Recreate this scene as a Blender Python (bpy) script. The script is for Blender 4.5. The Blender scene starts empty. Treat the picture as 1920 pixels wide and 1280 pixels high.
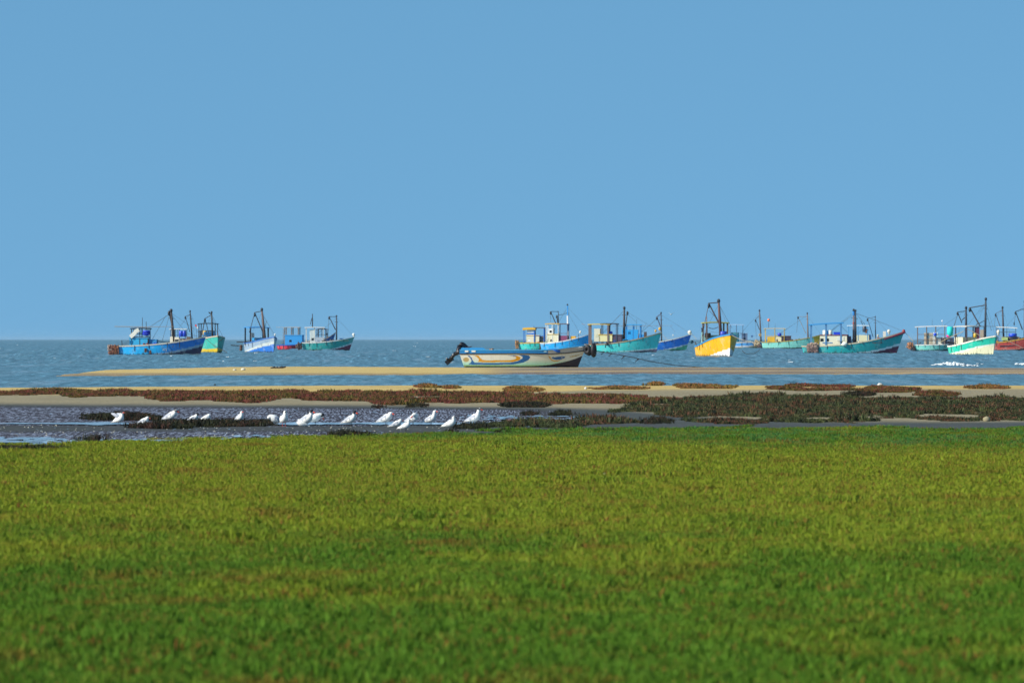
import bpy, math, random
import numpy as np
from mathutils import Vector, Matrix
random.seed(7); rng = np.random.default_rng(11)
S = bpy.context.scene
C = S.collection
R = math.radians

# ------------------------------------------------------------------ camera, sky, sun, exposure
HC = 2.0                       # camera height above the water
FP = 1920*200/36.0             # focal length in photo pixels
HR = 636.0                     # photo row of the sea horizon
cam = bpy.data.cameras.new('camera'); cam.lens = 200; cam.sensor_width = 36
cam.clip_start = 0.5; cam.clip_end = 60000
cam.dof.use_dof = True; cam.dof.focus_distance = 225; cam.dof.aperture_fstop = 5.6
co = bpy.data.objects.new('camera', cam); C.objects.link(co)
co.location = (0, 0, HC); co.rotation_euler = (R(90) - math.atan((640-HR)/FP), 0, 0)
S.camera = co
SUN_EL, SUN_AZ = 33.0, 245.0   # azimuth clockwise from +Y: behind the camera, to the left
world = bpy.data.worlds.new('World'); S.world = world; world.use_nodes = True
nt = world.node_tree; nt.nodes.clear()
out = nt.nodes.new('ShaderNodeOutputWorld'); bg = nt.nodes.new('ShaderNodeBackground')
sky = nt.nodes.new('ShaderNodeTexSky'); sky.sky_type = 'NISHITA'; sky.sun_disc = False
sky.sun_elevation = R(SUN_EL); sky.sun_rotation = R(SUN_AZ)
sky.air_density = 1.0; sky.dust_density = 0.3; sky.ozone_density = 3.0; sky.altitude = 0
tc = nt.nodes.new('ShaderNodeTexCoord')
va = nt.nodes.new('ShaderNodeVectorMath'); va.operation = 'ADD'; va.inputs[1].default_value = (0, 0, 0.34)
vm = nt.nodes.new('ShaderNodeVectorMath'); vm.operation = 'NORMALIZE'
hs = nt.nodes.new('ShaderNodeHueSaturation'); hs.inputs['Saturation'].default_value = 1.13; hs.inputs['Hue'].default_value = .481
nt.links.new(tc.outputs['Generated'], va.inputs[0]); nt.links.new(va.outputs[0], vm.inputs[0])
nt.links.new(vm.outputs[0], sky.inputs['Vector'])
nt.links.new(sky.outputs[0], hs.inputs['Color']); nt.links.new(hs.outputs[0], bg.inputs[0])
nt.links.new(bg.outputs[0], out.inputs[0])
bg.inputs[1].default_value = 0.146
sd = bpy.data.lights.new('sun', 'SUN'); sd.energy = 5.0; sd.angle = R(0.53); sd.color = (1.0, 0.93, 0.82)
so = bpy.data.objects.new('sun', sd); C.objects.link(so)
sv = Vector((math.sin(R(SUN_AZ))*math.cos(R(SUN_EL)), math.cos(R(SUN_AZ))*math.cos(R(SUN_EL)), math.sin(R(SUN_EL))))
so.rotation_euler = sv.to_track_quat('Z', 'Y').to_euler(); so.location = (-40, -40, 60)
S.view_settings.view_transform = 'Standard'; S.view_settings.look = 'None'
S.view_settings.exposure = 0.25; S.view_settings.gamma = 1.0
S.render.resolution_x = 1024; S.render.resolution_y = 682

# ------------------------------------------------------------------ helpers
def lin(h):
    if not isinstance(h, str): return tuple(h)
    v = [int(h[i:i+2], 16)/255 for i in (1, 3, 5)] if h[0] == '#' else None
    return tuple(x/12.92 if x <= .04045 else ((x+.055)/1.055)**2.4 for x in v)
def ydist(row, z=0.0): return FP*(HC-z)/(row-HR)
def W(px, row, z=0.0):         # where a ground point seen at photo pixel px,row really lies
    y = ydist(row, z); return Vector(((px-960)/FP*y, y, z))
MATS = {}
def nodes_of(name):
    m = bpy.data.materials.new(name); m.use_nodes = True
    t = m.node_tree; b = t.nodes['Principled BSDF']; return m, t, b
def N(t, kind, **kw):
    n = t.nodes.new('ShaderNode'+kind)
    for k, v in kw.items():
        if k in n.inputs: n.inputs[k].default_value = v
        else: setattr(n, k, v)
    return n
def mixc(t, fac, a, b, blend='MIX'):
    n = t.nodes.new('ShaderNodeMix'); n.data_type = 'RGBA'; n.blend_type = blend
    for i, v in ((0, fac), (6, a), (7, b)):
        if hasattr(v, 'is_linked'): t.links.new(v, n.inputs[i])
        elif i == 0: n.inputs[0].default_value = v
        else: n.inputs[i].default_value = (*v, 1)
    return n.outputs[2]
def noise(t, vec, scale, detail=3, rough=.55):
    n = N(t, 'TexNoise'); n.inputs['Scale'].default_value = scale; n.inputs['Detail'].default_value = detail
    n.inputs['Roughness'].default_value = rough
    if vec is not None: t.links.new(vec, n.inputs['Vector'])
    return n.outputs['Fac']
def mapping(t, vec, sc):
    m = N(t, 'Mapping'); m.inputs['Scale'].default_value = sc; t.links.new(vec, m.inputs['Vector']); return m.outputs[0]
def ramp(t, fac, a, b, smooth=True):
    n = N(t, 'MapRange'); n.interpolation_type = 'SMOOTHSTEP' if smooth else 'LINEAR'
    t.links.new(fac, n.inputs[0]); n.inputs[1].default_value = a; n.inputs[2].default_value = b; return n.outputs[0]
def geo_pos(t): return N(t, 'NewGeometry').outputs['Position']
def obj_pos(t): return N(t, 'TexCoord').outputs['Object']
def paint(col, rough=.5, wear=.35, metal=0.0):
    key = (col, rough, wear, metal)
    if key in MATS: return MATS[key]
    m, t, b = nodes_of('paint_'+str(len(MATS)))
    c = tuple(min(.85, q_*1.12) for q_ in lin(col)); p = obj_pos(t)
    n1 = noise(t, mapping(t, p, (1.2, 1.2, .7)), 2.2, 5, .65)
    n2 = noise(t, mapping(t, p, (1, 1, .35)), 7, 3)
    dark = tuple(x*.45+y for x, y in zip(c, (.02, .014, .008)))
    pale = tuple(min(1, x*.75+.16) for x in c)
    o = mixc(t, ramp(t, n1, .55, .72), c, dark)
    f = N(t, 'Math', operation='MULTIPLY'); t.links.new(ramp(t, n2, .58, .75), f.inputs[0]); f.inputs[1].default_value = wear
    o = mixc(t, f.outputs[0], o, pale)
    o = mixc(t, wear, c, o)
    t.links.new(o, b.inputs['Base Color']); b.inputs['Roughness'].default_value = rough; b.inputs['Metallic'].default_value = metal
    bp = N(t, 'Bump'); bp.inputs['Strength'].default_value = .25; bp.inputs['Distance'].default_value = .02
    t.links.new(n1, bp.inputs['Height']); t.links.new(bp.outputs[0], b.inputs['Normal'])
    MATS[key] = m; return m
def hull_mat(wear=.6, rough=.45, zscale=1.0):
    key = ('hull', wear, rough)
    if key in MATS: return MATS[key]
    m, t, b = nodes_of('hull_paint'); p = obj_pos(t)
    a = N(t, 'Attribute', attribute_name='paint'); c = a.outputs['Color']
    streak = noise(t, mapping(t, p, (2.2, 2.2, .35)), 1.7, 5, .7)
    patch = noise(t, p, .9, 5, .65); fine = noise(t, mapping(t, p, (1, 1, 6)), 3.2, 4)
    dk = mixc(t, .5, c, (.05, .035, .025)); pl = mixc(t, .45, c, (.72, .7, .62))
    def f(x, lo, hi, k):
        n = N(t, 'Math', operation='MULTIPLY'); t.links.new(ramp(t, x, lo, hi), n.inputs[0]); n.inputs[1].default_value = k; return n.outputs[0]
    o = mixc(t, f(streak, .50, .68, min(1, wear*1.3)), c, dk)
    o = mixc(t, f(patch, .54, .66, wear*.8), o, pl); rs_ = noise(t, mapping(t, p, (3.0, 3.0, .5)), 1.1, 4, .7); o = mixc(t, f(rs_, .60, .70, wear*1.1), o, (.13, .05, .02))
    o = mixc(t, f(fine, .6, .75, wear*.5), o, mixc(t, .7, c, (.14, .06, .03)))
    sx = N(t, 'SeparateXYZ'); t.links.new(p, sx.inputs[0])   # weed and slime just above the waterline
    w = N(t, 'Math', operation='MULTIPLY_ADD'); t.links.new(streak, w.inputs[0]); w.inputs[1].default_value = 1.0*zscale; w.inputs[2].default_value = -.28*zscale
    d = N(t, 'Math', operation='SUBTRACT'); t.links.new(w.outputs[0], d.inputs[0]); t.links.new(sx.outputs[2], d.inputs[1])
    o = mixc(t, f(d.outputs[0], 0, .12, .8), o, (.035, .04, .03))
    t.links.new(o, b.inputs['Base Color']); b.inputs['Roughness'].default_value = rough
    bp = N(t, 'Bump'); bp.inputs['Strength'].default_value = .3; bp.inputs['Distance'].default_value = .03
    t.links.new(patch, bp.inputs['Height']); t.links.new(bp.outputs[0], b.inputs['Normal'])
    MATS[key] = m; return m

class MB:
    """collects shapes into one mesh"""
    def __init__(s): s.v = []; s.f = []; s.c = []
    def add(s, vs, fs, col=None):
        n = len(s.v); s.v += [tuple(x) for x in vs]; s.f += [tuple(i+n for i in f) for f in fs]
        s.c += [col or (1, 1, 1)]*len(vs); return s
    def box(s, c, d, rot=None, taper=1.0):
        hx, hy, hz = d[0]/2, d[1]/2, d[2]/2; vs = []
        for z in (-1, 1):
            k = taper if z > 0 else 1
            for x, y in ((-1, -1), (1, -1), (1, 1), (-1, 1)):
                v = Vector((x*hx*k, y*hy*k, z*hz))
                if rot is not None: v = rot @ v
                vs.append(v+Vector(c))
        return s.add(vs, [(3, 2, 1, 0), (4, 5, 6, 7), (0, 1, 5, 4), (1, 2, 6, 5), (2, 3, 7, 6), (3, 0, 4, 7)])
    def tube(s, pts, r, n=7, ends=True):
        pts = [Vector(p) for p in pts]; rs = r if isinstance(r, (list, tuple)) else [r]*len(pts)
        vs = []
        for i, p in enumerate(pts):
            t = (pts[min(i+1, len(pts)-1)]-pts[max(i-1, 0)]).normalized()
            a = t.cross(Vector((0, 0, 1)));
            if a.length < .05: a = t.cross(Vector((1, 0, 0)))
            a.normalize(); b = t.cross(a)
            for k in range(n):
                q = 2*math.pi*k/n; vs.append(p+(a*math.cos(q)+b*math.sin(q))*rs[i])
        fs = [(i*n+k, i*n+(k+1) % n, (i+1)*n+(k+1) % n, (i+1)*n+k) for i in range(len(pts)-1) for k in range(n)]
        if ends: fs += [tuple(range(n))[::-1], tuple((len(pts)-1)*n+k for k in range(n))]
        return s.add(vs, fs)
    def ell(s, c, r, nu=12, nv=8, jit=0, rot=None):
        vs = []; c = Vector(c)
        for j in range(nv+1):
            th = math.pi*j/nv
            for i in range(nu):
                ph = 2*math.pi*i/nu; k = 1+random.uniform(-jit, jit)
                v = Vector((r[0]*math.sin(th)*math.cos(ph)*k, r[1]*math.sin(th)*math.sin(ph)*k, r[2]*math.cos(th)*k))
                if rot is not None: v = rot @ v
                vs.append(v+c)
        fs = [(j*nu+i, (j+1)*nu+i, (j+1)*nu+(i+1) % nu, j*nu+(i+1) % nu) for j in range(nv) for i in range(nu)]
        return s.add(vs, fs)
    def build(s, name, mat, parent=None, smooth=False):
        me = bpy.data.meshes.new(name); me.from_pydata(s.v, [], s.f); me.update()
        if smooth: me.polygons.foreach_set('use_smooth', [True]*len(me.polygons))
        o = bpy.data.objects.new(name, me); C.objects.link(o)
        for m in (mat if isinstance(mat, list) else [mat]): me.materials.append(m)
        if parent: o.parent = parent
        return o
def tag(o, label=None, cat=None, group=None, kind=None):
    for k, v in (('label', label), ('category', cat), ('group', group), ('kind', kind)):
        if v: o[k] = v
    return o
def empty(name, loc, rz=0, **kw):
    o = bpy.data.objects.new(name, None); C.objects.link(o); o.location = loc; o.rotation_euler = (0, 0, rz)
    o.empty_display_size = .3; return tag(o, **kw)
def np_mesh(name, v, f, mat, parent=None, smooth=False):
    me = bpy.data.meshes.new(name); v = np.asarray(v, dtype=np.float32); f = np.asarray(f, dtype=np.int32)
    me.vertices.add(len(v)); me.vertices.foreach_set('co', v.ravel())
    k = f.shape[1]; me.loops.add(f.size); me.loops.foreach_set('vertex_index', f.ravel())
    me.polygons.add(len(f)); me.polygons.foreach_set('loop_start', np.arange(0, f.size, k, dtype=np.int32))
    me.polygons.foreach_set('loop_total', np.full(len(f), k, dtype=np.int32))
    if smooth: me.polygons.foreach_set('use_smooth', np.ones(len(f), dtype=bool))
    me.update(calc_edges=True); me.validate()
    o = bpy.data.objects.new(name, me); me.materials.append(mat)
    if parent: o.parent = parent
    return o
def grid_faces(nr, nc):
    i = np.arange(nr-1)[:, None]*nc+np.arange(nc-1)[None]; i = i.ravel()
    return np.stack([i, i+1, i+nc+1, i+nc], 1)
def set_attr(o, name, typ, arr, dom='POINT'):
    a = o.data.attributes.new(name, typ, dom); key = {'FLOAT': 'value', 'INT': 'value', 'FLOAT_VECTOR': 'vector', 'FLOAT_COLOR': 'color'}[typ]
    a.data.foreach_set(key, np.ascontiguousarray(arr).ravel())
# smooth value noise for numpy
_T = rng.random((256, 256))
def vnoise(x, y):
    xi = np.floor(x).astype(int); yi = np.floor(y).astype(int); fx = x-xi; fy = y-yi
    fx = fx*fx*(3-2*fx); fy = fy*fy*(3-2*fy)
    g = lambda a, b: _T[a & 255, b & 255]
    return (g(xi, yi)*(1-fx)+g(xi+1, yi)*fx)*(1-fy)+(g(xi, yi+1)*(1-fx)+g(xi+1, yi+1)*fx)*fy
def fbm(x, y, o=4):
    s = 0; a = .5; n = 0
    for k in range(o): s = s+a*vnoise(x*2**k+k*17.3, y*2**k+k*9.1); n += a; a *= .5
    return s/n
def sst(a, b, x): t = np.clip((x-a)/(b-a), 0, 1); return t*t*(3-2*t)
def pl(pts): xs, ys = zip(*pts); return lambda x: np.interp(x, xs, ys)

# ------------------------------------------------------------------ ground, one sheet
ZL = 0.05
def rowof(y):                        # plan position -> photo row (land is 5 cm above the water)
    return HR+FP*(HC-ZL*sst(258, 248, y))/y
chan_near = pl([(-2000, 726), (0, 724), (300, 722.5), (600, 720.5), (900, 719), (1920, 720), (4000, 720)])
bar_near = pl([(-40, 706.4), (60, 707), (200, 706), (640, 704.3), (1280, 702.5), (1920, 703.5), (4000, 705)])
bar_far = pl([(-40, 707.5), (60, 706.5), (140, 701), (200, 694), (300, 691.5), (430, 688), (500, 687), (640, 687.5), (900, 688.5), (1280, 688.5), (1920, 690), (4000, 693)])
grass_edge = pl([(-3000, 856), (0, 850), (100, 848), (170, 845), (250, 841), (400, 839), (620, 835), (700, 831), (900, 824), (1100, 819), (1300, 817), (1500, 816), (1750, 817), (1920, 818), (4000, 822)])
yr = [HR+FP*(HC-.05)/r - 0 for r in []]
rows = np.concatenate([np.arange(1400, 860, -3.0), np.arange(860, 684, -.55)])
ys = np.array([ydist(r, ZL if r > 722 else 0) for r in rows]); ys = ys[np.argsort(ys)]
ys = np.concatenate([[-200, -40, 0, 12, 20], ys, [480, 520, 700]])
aa = np.concatenate([[-2.5, -1, -.5, -.3], np.linspace(-.16, .16, 760), [.3, .5, 1, 2.5]])
Y, A = np.meshgrid(ys, aa, indexing='ij'); X = A*np.maximum(Y, 25.0)
PX = 960+FP*X/np.maximum(Y, 1); RW = rowof(np.maximum(Y, 12.0))
nz = fbm(X*.25, Y*.06); edge_j = (fbm(X*.12+5, Y*.02)-.5)*2.2+(fbm(X*.8, Y*.1)-.5)*.8
r_ = RW+edge_j
main = sst(-1.2, 2.5, r_-chan_near(PX))
bar = np.minimum(sst(-.5, 2.2, r_-bar_far(PX)), sst(.5, -2.2, r_-bar_near(PX)))
Z = -.45+main*(.45+ZL)+bar*(.45+.085)
Z = np.where(Y > 460, -.8, Z)
Z += main*((nz-.5)*.02)+(fbm(X*.5, Y*.35)-.5)*.05*sst(112, 100, Y)
Z = np.where(RW > chan_near(PX)+3, np.maximum(Z, .02), Z)
c_yel, c_sand, c_mud, c_gry, c_soil, c_bar = map(lambda h: np.array(lin(h)), ('#bda468', '#8c8268', '#39373e', '#4a4e4c', '#3c4019', '#bfa76c'))
def blend(col, m, c): return col*(1-m[..., None])+c*m[..., None]
col = np.zeros(X.shape+(3,))+c_yel
j = (fbm(X*.15+3, Y*.05+7)-.5)*10
grey_start = pl([(-2000, 738), (0, 738), (500, 742), (900, 740), (1100, 731), (1920, 729), (4000, 729)])
mud_start = pl([(-2000, 757), (0, 757), (300, 758), (700, 760), (1000, 763), (1150, 768), (1300, 780), (1500, 790), (4000, 790)])
col = blend(col, sst(-3, 3, r_+j*.4-grey_start(PX)), c_sand)
col = blend(col, sst(-4, 4, r_+j*.5-mud_start(PX)), c_gry)
mudf = sst(0, 6, r_+j*.3-mud_start(PX)-2)*sst(1160, 950, PX+j*8)
strip = sst(796, 800, r_)*sst(812, 806, r_+j*.3)       # drier band in front of the birds
mudf = mudf*(1-.75*strip)*(1-.8*sst(560, 900, PX)*sst(797, 800, r_))
col = blend(col, mudf, c_mud)
col = blend(col, sst(-2, 4, r_-grass_edge(PX)), c_soil)
barc = sst(870, 1000, PX)*sst(1.6, 3.4, r_-bar_far(PX))*.9+sst(700.5, 703, r_)*.6
stk = fbm(X*.03, Y*.30, 4)
bc = c_bar*(1-np.clip(barc, 0, 1)[..., None])+np.array(lin('#6e645f'))*np.clip(barc, 0, 1)[..., None]
bc = blend(bc, sst(.50, .54, stk)*sst(870, 1000, PX)*.9, np.array(lin('#b39c70')))
bc = blend(bc, sst(2.2, .4, bar_near(PX)-r_)*.8, np.array(lin('#5a4438')))
col = np.where((Y > 285)[..., None], bc, col)
col = col*(.86+.28*fbm(X*1.2, Y*.25)[..., None])
wet = mudf*.86
wet = np.maximum(wet, sst(822, 830, r_)*sst(345, 200, PX+j*6)*1.0*sst(-1, -4, r_-grass_edge(PX)))
wet = np.maximum(wet, sst(817, 820, r_)*sst(825, 822, r_)*sst(380, 430, PX)*sst(640, 580, PX)*.9)
wet = np.maximum(wet, sst(781, 784, r_)*sst(790, 787, r_)*sst(860, 900, PX)*sst(1100, 1050, PX)*1.0)
wet = wet*sst(1, -3, r_-grass_edge(PX))
wet = np.where(Y > 285, .45*np.clip(barc, 0, 1), wet)
gm, t, b = nodes_of('ground_soil'); p = geo_pos(t)
gc = N(t, 'Attribute', attribute_name='gcol').outputs['Color']; gw = N(t, 'Attribute', attribute_name='wet').outputs['Fac']
f1 = noise(t, mapping(t, p, (9, 1.6, 1)), 1.0, 5, .7); f2 = noise(t, mapping(t, p, (20, .6, 1)), 1.0, 4, .7); f3 = noise(t, mapping(t, p, (1.3, .35, 1)), 1.0, 3)
o = mixc(t, 1.0, gc, N(t, 'CombineColor').outputs[0], 'MULTIPLY')
cr = N(t, 'MapRange'); t.links.new(f1, cr.inputs[0]); cr.inputs[1].default_value = .25; cr.inputs[2].default_value = .75; cr.inputs[3].default_value = .66; cr.inputs[4].default_value = 1.34
cc = N(t, 'CombineColor'); [t.links.new(cr.outputs[0], cc.inputs[i]) for i in range(3)]
o = mixc(t, 1.0, gc, cc.outputs[0], 'MULTIPLY')
a1 = N(t, 'Math', operation='MULTIPLY_ADD'); t.links.new(gw, a1.inputs[0]); a1.inputs[1].default_value = .19; t.links.new(f2, a1.inputs[2])
a2 = N(t, 'Math', operation='MULTIPLY_ADD'); t.links.new(f3, a2.inputs[0]); a2.inputs[1].default_value = .16; t.links.new(a1.outputs[0], a2.inputs[2])
gate = N(t, 'Math', operation='GREATER_THAN'); t.links.new(gw, gate.inputs[0]); gate.inputs[1].default_value = .03
wet_glint = N(t, 'Math', operation='MULTIPLY'); t.links.new(ramp(t, a2.outputs[0], .775, .80), wet_glint.inputs[0]); t.links.new(gate.outputs[0], wet_glint.inputs[1])
o = mixc(t, wet_glint.outputs[0], o, (.34, .33, .39)); t.links.new(o, b.inputs['Base Color'])  # glints of the wet mud painted as pale grey base colour
rr = N(t, 'MapRange'); t.links.new(wet_glint.outputs[0], rr.inputs[0]); rr.inputs[3].default_value = .95; rr.inputs[4].default_value = .30; t.links.new(rr.outputs[0], b.inputs['Roughness'])
sp = N(t, 'MapRange'); t.links.new(wet_glint.outputs[0], sp.inputs[0]); sp.inputs[3].default_value = .06; sp.inputs[4].default_value = .45; t.links.new(sp.outputs[0], b.inputs['Specular IOR Level'])
ground = np_mesh('ground', np.stack([X, Y, Z], -1).reshape(-1, 3), grid_faces(*X.shape), gm, smooth=True); C.objects.link(ground)
set_attr(ground, 'gcol', 'FLOAT_COLOR', np.concatenate([col, np.ones(X.shape+(1,))], -1).reshape(-1, 4).astype(np.float32))
set_attr(ground, 'wet', 'FLOAT', wet.ravel().astype(np.float32)); tag(ground, kind='structure')

# ------------------------------------------------------------------ sea
def water_mat(name, body, rough, bump, sx, sy):
    m, t, b = nodes_of(name); p = geo_pos(t)
    n = noise(t, mapping(t, p, (sx, sy, 1)), 1.0, 4, .6); n2 = noise(t, mapping(t, p, (sx*.12, sy*.05, 1)), 1.0, 3)
    n3 = noise(t, mapping(t, p, (sx*1.0, sy*.13, 1)), 1.0, 4, .75); n4 = noise(t, mapping(t, p, (sx*.25, sy*.03, 1)), 1.0, 4, .7)
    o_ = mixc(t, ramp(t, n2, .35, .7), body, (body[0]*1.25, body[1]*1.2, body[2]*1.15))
    o_ = mixc(t, ramp(t, n3, .35, .68), tuple(x*.45 for x in body), o_); o_ = mixc(t, ramp(t, n3, .55, .8), o_, tuple(x*2.2 for x in body))  # light and dark of the wavelets painted as streaks in the body colour
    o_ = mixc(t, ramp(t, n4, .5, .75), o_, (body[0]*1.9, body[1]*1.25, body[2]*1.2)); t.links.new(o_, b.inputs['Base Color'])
    rg_ = N(t, 'MapRange'); t.links.new(n3, rg_.inputs[0]); rg_.inputs[1].default_value = .3; rg_.inputs[2].default_value = .75; rg_.inputs[3].default_value = rough*1.6; rg_.inputs[4].default_value = rough*.7; t.links.new(rg_.outputs[0], b.inputs['Roughness'])
    b.inputs['IOR'].default_value = 1.33
    bp = N(t, 'Bump'); bp.inputs['Strength'].default_value = 1.0; bp.inputs['Distance'].default_value = bump
    t.links.new(n, bp.inputs['Height']); t.links.new(bp.outputs[0], b.inputs['Normal']); return m
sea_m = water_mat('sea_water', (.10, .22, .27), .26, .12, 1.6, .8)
rws = np.concatenate([np.arange(728, 700, -.4), np.arange(700, 645, -.28), np.arange(645, 637.2, -.1)])
yy = 2*FP/(rws-HR); yy = np.concatenate([yy, [25000, 40000]])
ab = np.concatenate([[-3, -1, -.4], np.linspace(-.15, .15, 900), [.4, 1, 3]])
YW, AW = np.meshgrid(yy, ab, indexing='ij'); XW = AW*np.maximum(YW, 50)
ZW = np.zeros_like(XW)
for k in range(46):
    lam = .6*(1.05**k); th = random.gauss(0.25, .55); ph = random.uniform(0, 6.3)
    ZW += lam**.6*.012*np.sin(2*math.pi/lam*(XW*math.sin(th)+YW*math.cos(th))+ph+2*np.sin(XW*.13+k)+2*np.sin(YW*.05*(1+k*.1)+XW*.31))
amp = .18+.82*sst(420, 560, YW); amp *= np.where(np.abs(AW) > .16, 0, 1)
ZW *= amp*1.0
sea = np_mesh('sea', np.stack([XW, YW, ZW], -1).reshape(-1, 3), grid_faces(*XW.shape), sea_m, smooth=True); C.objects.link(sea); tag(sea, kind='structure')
# shallow water left on the mudflat
pm = water_mat('shallow_water', (.42, .50, .54), .12, .002, 3, .6); pm.node_tree.nodes['Principled BSDF'].inputs['Specular IOR Level'].default_value = .3  # pale body colour stands in for part of the bright sky reflection
def pool(px0, px1, r0, r1, n=160):
    vs = []; fs = []
    for i in range(n+1):
        px = px0+(px1-px0)*i/n; e = min(1, i/6, (n-i)/6)*(.35+1.1*float(vnoise(np.array(px*.021), np.array(r0*2.))))
        w = (r1-r0)/2*e; m_ = (r0+r1)/2+(fbm(np.array(px*.012), np.array(r0))-.5)*1.2
        a = W(px, float(m_-w*(.7+.6*vnoise(np.array(px*.07), np.array(3.)))), ZL+.02); c2 = W(px, float(m_+w*(.7+.6*vnoise(np.array(px*.09), np.array(8.)))), ZL+.02)
        a.z = c2.z = ZL+.022; vs += [a, c2]
        if i: fs.append((2*i-2, 2*i, 2*i+1, 2*i-1))
    mb = MB(); mb.add(vs, fs); return mb
pw = pool(-900, 935, 791.6, 795.6, 420)
SL = [0]
def slivers(n, px0, px1, r0, r1, lmin, lmax):
    for k in range(n):
        px = random.uniform(px0, px1); row = random.uniform(r0, r1); l_ = random.uniform(lmin, lmax)/2; t_ = random.uniform(.5, 1.5)*min(1, l_/9)
        if row > grass_edge(px)-5: continue
        q_ = []
        for i in range(9):
            a = 2*math.pi*i/9; v = W(px+math.cos(a)*l_*random.uniform(.7, 1.1), row+math.sin(a)*t_*random.uniform(.6, 1.2), ZL+.02); v.z = ZL+.024+SL[0]*.00004; q_.append(v)
        SL[0] += 1; pw.add(q_, [tuple(range(9))[::-1]])
slivers(70, -60, 90, 820, 829, 8, 50); slivers(150, 60, 350, 823, 840, 6, 44); slivers(26, 380, 640, 816, 826, 6, 22); slivers(50, 860, 1090, 779, 788, 6, 24); slivers(90, 0, 1000, 800, 822, 2, 6); slivers(70, 0, 1050, 768, 789, 2, 6)
tag(pw.build('shallow_water', pm), kind='structure')
# breaking crests
fm, t, b = nodes_of('foam'); b.inputs['Base Color'].default_value = (.62, .68, .70, 1); b.inputs['Roughness'].default_value = .9
fo = MB()
def crest(px, row, w, h):
    o_ = W(px, row); s_ = FP/o_.y; n = max(4, int(w/3))
    for i in range(n):
        q = i/(n-1); e = math.sin(math.pi*q)**.5*random.uniform(.5, 1)
        fo.ell((o_.x+(q-.5)*w/s_, o_.y+random.uniform(-2, 2), .04), (random.uniform(.08, .25), .35, h/s_*e*.6), 7, 5, .35)
for a in [(1770, 684.5, 34, 4), (1782, 683, 40, 8), (1800, 685, 46, 5), (1820, 686.5, 34, 3), (1752, 685, 16, 3), (1912, 683.5, 22, 5), (1925, 684, 20, 6)]: crest(*a)
for k in range(34): crest(random.uniform(0, 1920), 640+38*random.random()**1.3+3, random.uniform(4, 12), random.uniform(1, 1.8))
for px, row in ((428, 670), (320, 668), (480, 662), (1740, 664), (1838, 683), (1080, 668), (1480, 676)): crest(px, row, 8, 1.6)
tag(fo.build('foam', fm, smooth=True), kind='stuff', label='white foam on the breaking wave crests in the sea', cat='foam')

# ------------------------------------------------------------------ scatter (grass, saltmarsh cover)
def scatter(name, pts, scl, sources, mats, pick=None):
    me = bpy.data.meshes.new(name); me.vertices.add(len(pts)); me.vertices.foreach_set('co', np.asarray(pts, dtype=np.float32).ravel()); me.update()
    o = bpy.data.objects.new(name, me); C.objects.link(o)
    n = len(pts)
    rot = np.zeros((n, 3), np.float32); rot[:, 2] = rng.random(n)*6.283; rot[:, :2] = rng.normal(0, .03, (n, 2))
    set_attr(o, 'rot', 'FLOAT_VECTOR', rot); set_attr(o, 'scl', 'FLOAT', np.asarray(scl, np.float32)); set_attr(o, 'pick', 'INT', (rng.integers(0, len(sources), n) if pick is None else pick).astype(np.int32))
    g = bpy.data.node_groups.new(name+'_nodes', 'GeometryNodeTree')
    g.interface.new_socket('Geometry', in_out='INPUT', socket_type='NodeSocketGeometry'); g.interface.new_socket('Geometry', in_out='OUTPUT', socket_type='NodeSocketGeometry')
    gi = g.nodes.new('NodeGroupInput'); go = g.nodes.new('NodeGroupOutput'); ip = g.nodes.new('GeometryNodeInstanceOnPoints')
    j_ = g.nodes.new('GeometryNodeGeometryToInstance')
    for s_ in reversed(sources):
        oi = g.nodes.new('GeometryNodeObjectInfo'); oi.inputs['Object'].default_value = s_; oi.inputs['As Instance'].default_value = True
        g.links.new(oi.outputs['Geometry'], j_.inputs[0])
    # join instances so that they can be picked from
    jg = g.nodes.new('GeometryNodeJoinGeometry')
    for l in list(j_.inputs[0].links): g.links.new(l.from_socket, jg.inputs[0])
    g.nodes.remove(j_)
    def at(nm, tp, sock):
        a = g.nodes.new('GeometryNodeInputNamedAttribute'); a.data_type = tp; a.inputs['Name'].default_value = nm
        g.links.new(a.outputs['Attribute'], sock)
    g.links.new(gi.outputs[0], ip.inputs['Points']); g.links.new(jg.outputs[0], ip.inputs['Instance']); ip.inputs['Pick Instance'].default_value = True
    at('pick', 'INT', ip.inputs['Instance Index']); at('scl', 'FLOAT', ip.inputs['Scale'])
    at('rot', 'FLOAT_VECTOR', ip.inputs['Rotation'])
    g.links.new(ip.outputs[0], go.inputs[0])
    md = o.modifiers.new('scatter', 'NODES'); md.node_group = g
    me.materials.append(mats); return o
def merged(name, pts, scl, sources, mat):
    """the same plants as one real mesh"""
    V = []; F = []; T = []; n0 = 0; cache = []
    for s_ in sources:
        me = s_.data; v = np.zeros(len(me.vertices)*3, np.float32); me.vertices.foreach_get('co', v); f = np.zeros(len(me.loops), np.int32); me.loops.foreach_get('vertex_index', f)
        tt = np.zeros(len(me.vertices), np.float32); me.attributes['tone'].data.foreach_get('value', tt); cache.append((v.reshape(-1, 3), f.reshape(-1, 4), tt))
    for p_, k in zip(pts, scl):
        v, f, tt = cache[rng.integers(len(cache))]; a = rng.random()*6.283; c_, s2 = math.cos(a)*k, math.sin(a)*k
        V.append(np.stack([v[:, 0]*c_-v[:, 1]*s2, v[:, 0]*s2+v[:, 1]*c_, v[:, 2]*k], 1)+p_); F.append(f+n0); T.append(tt); n0 += len(v)
    c0 = np.mean(pts, 0)
    o = np_mesh(name, np.concatenate(V)-c0, np.concatenate(F), mat); o.location = c0; C.objects.link(o); set_attr(o, 'tone', 'FLOAT', np.concatenate(T)); return o
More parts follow.
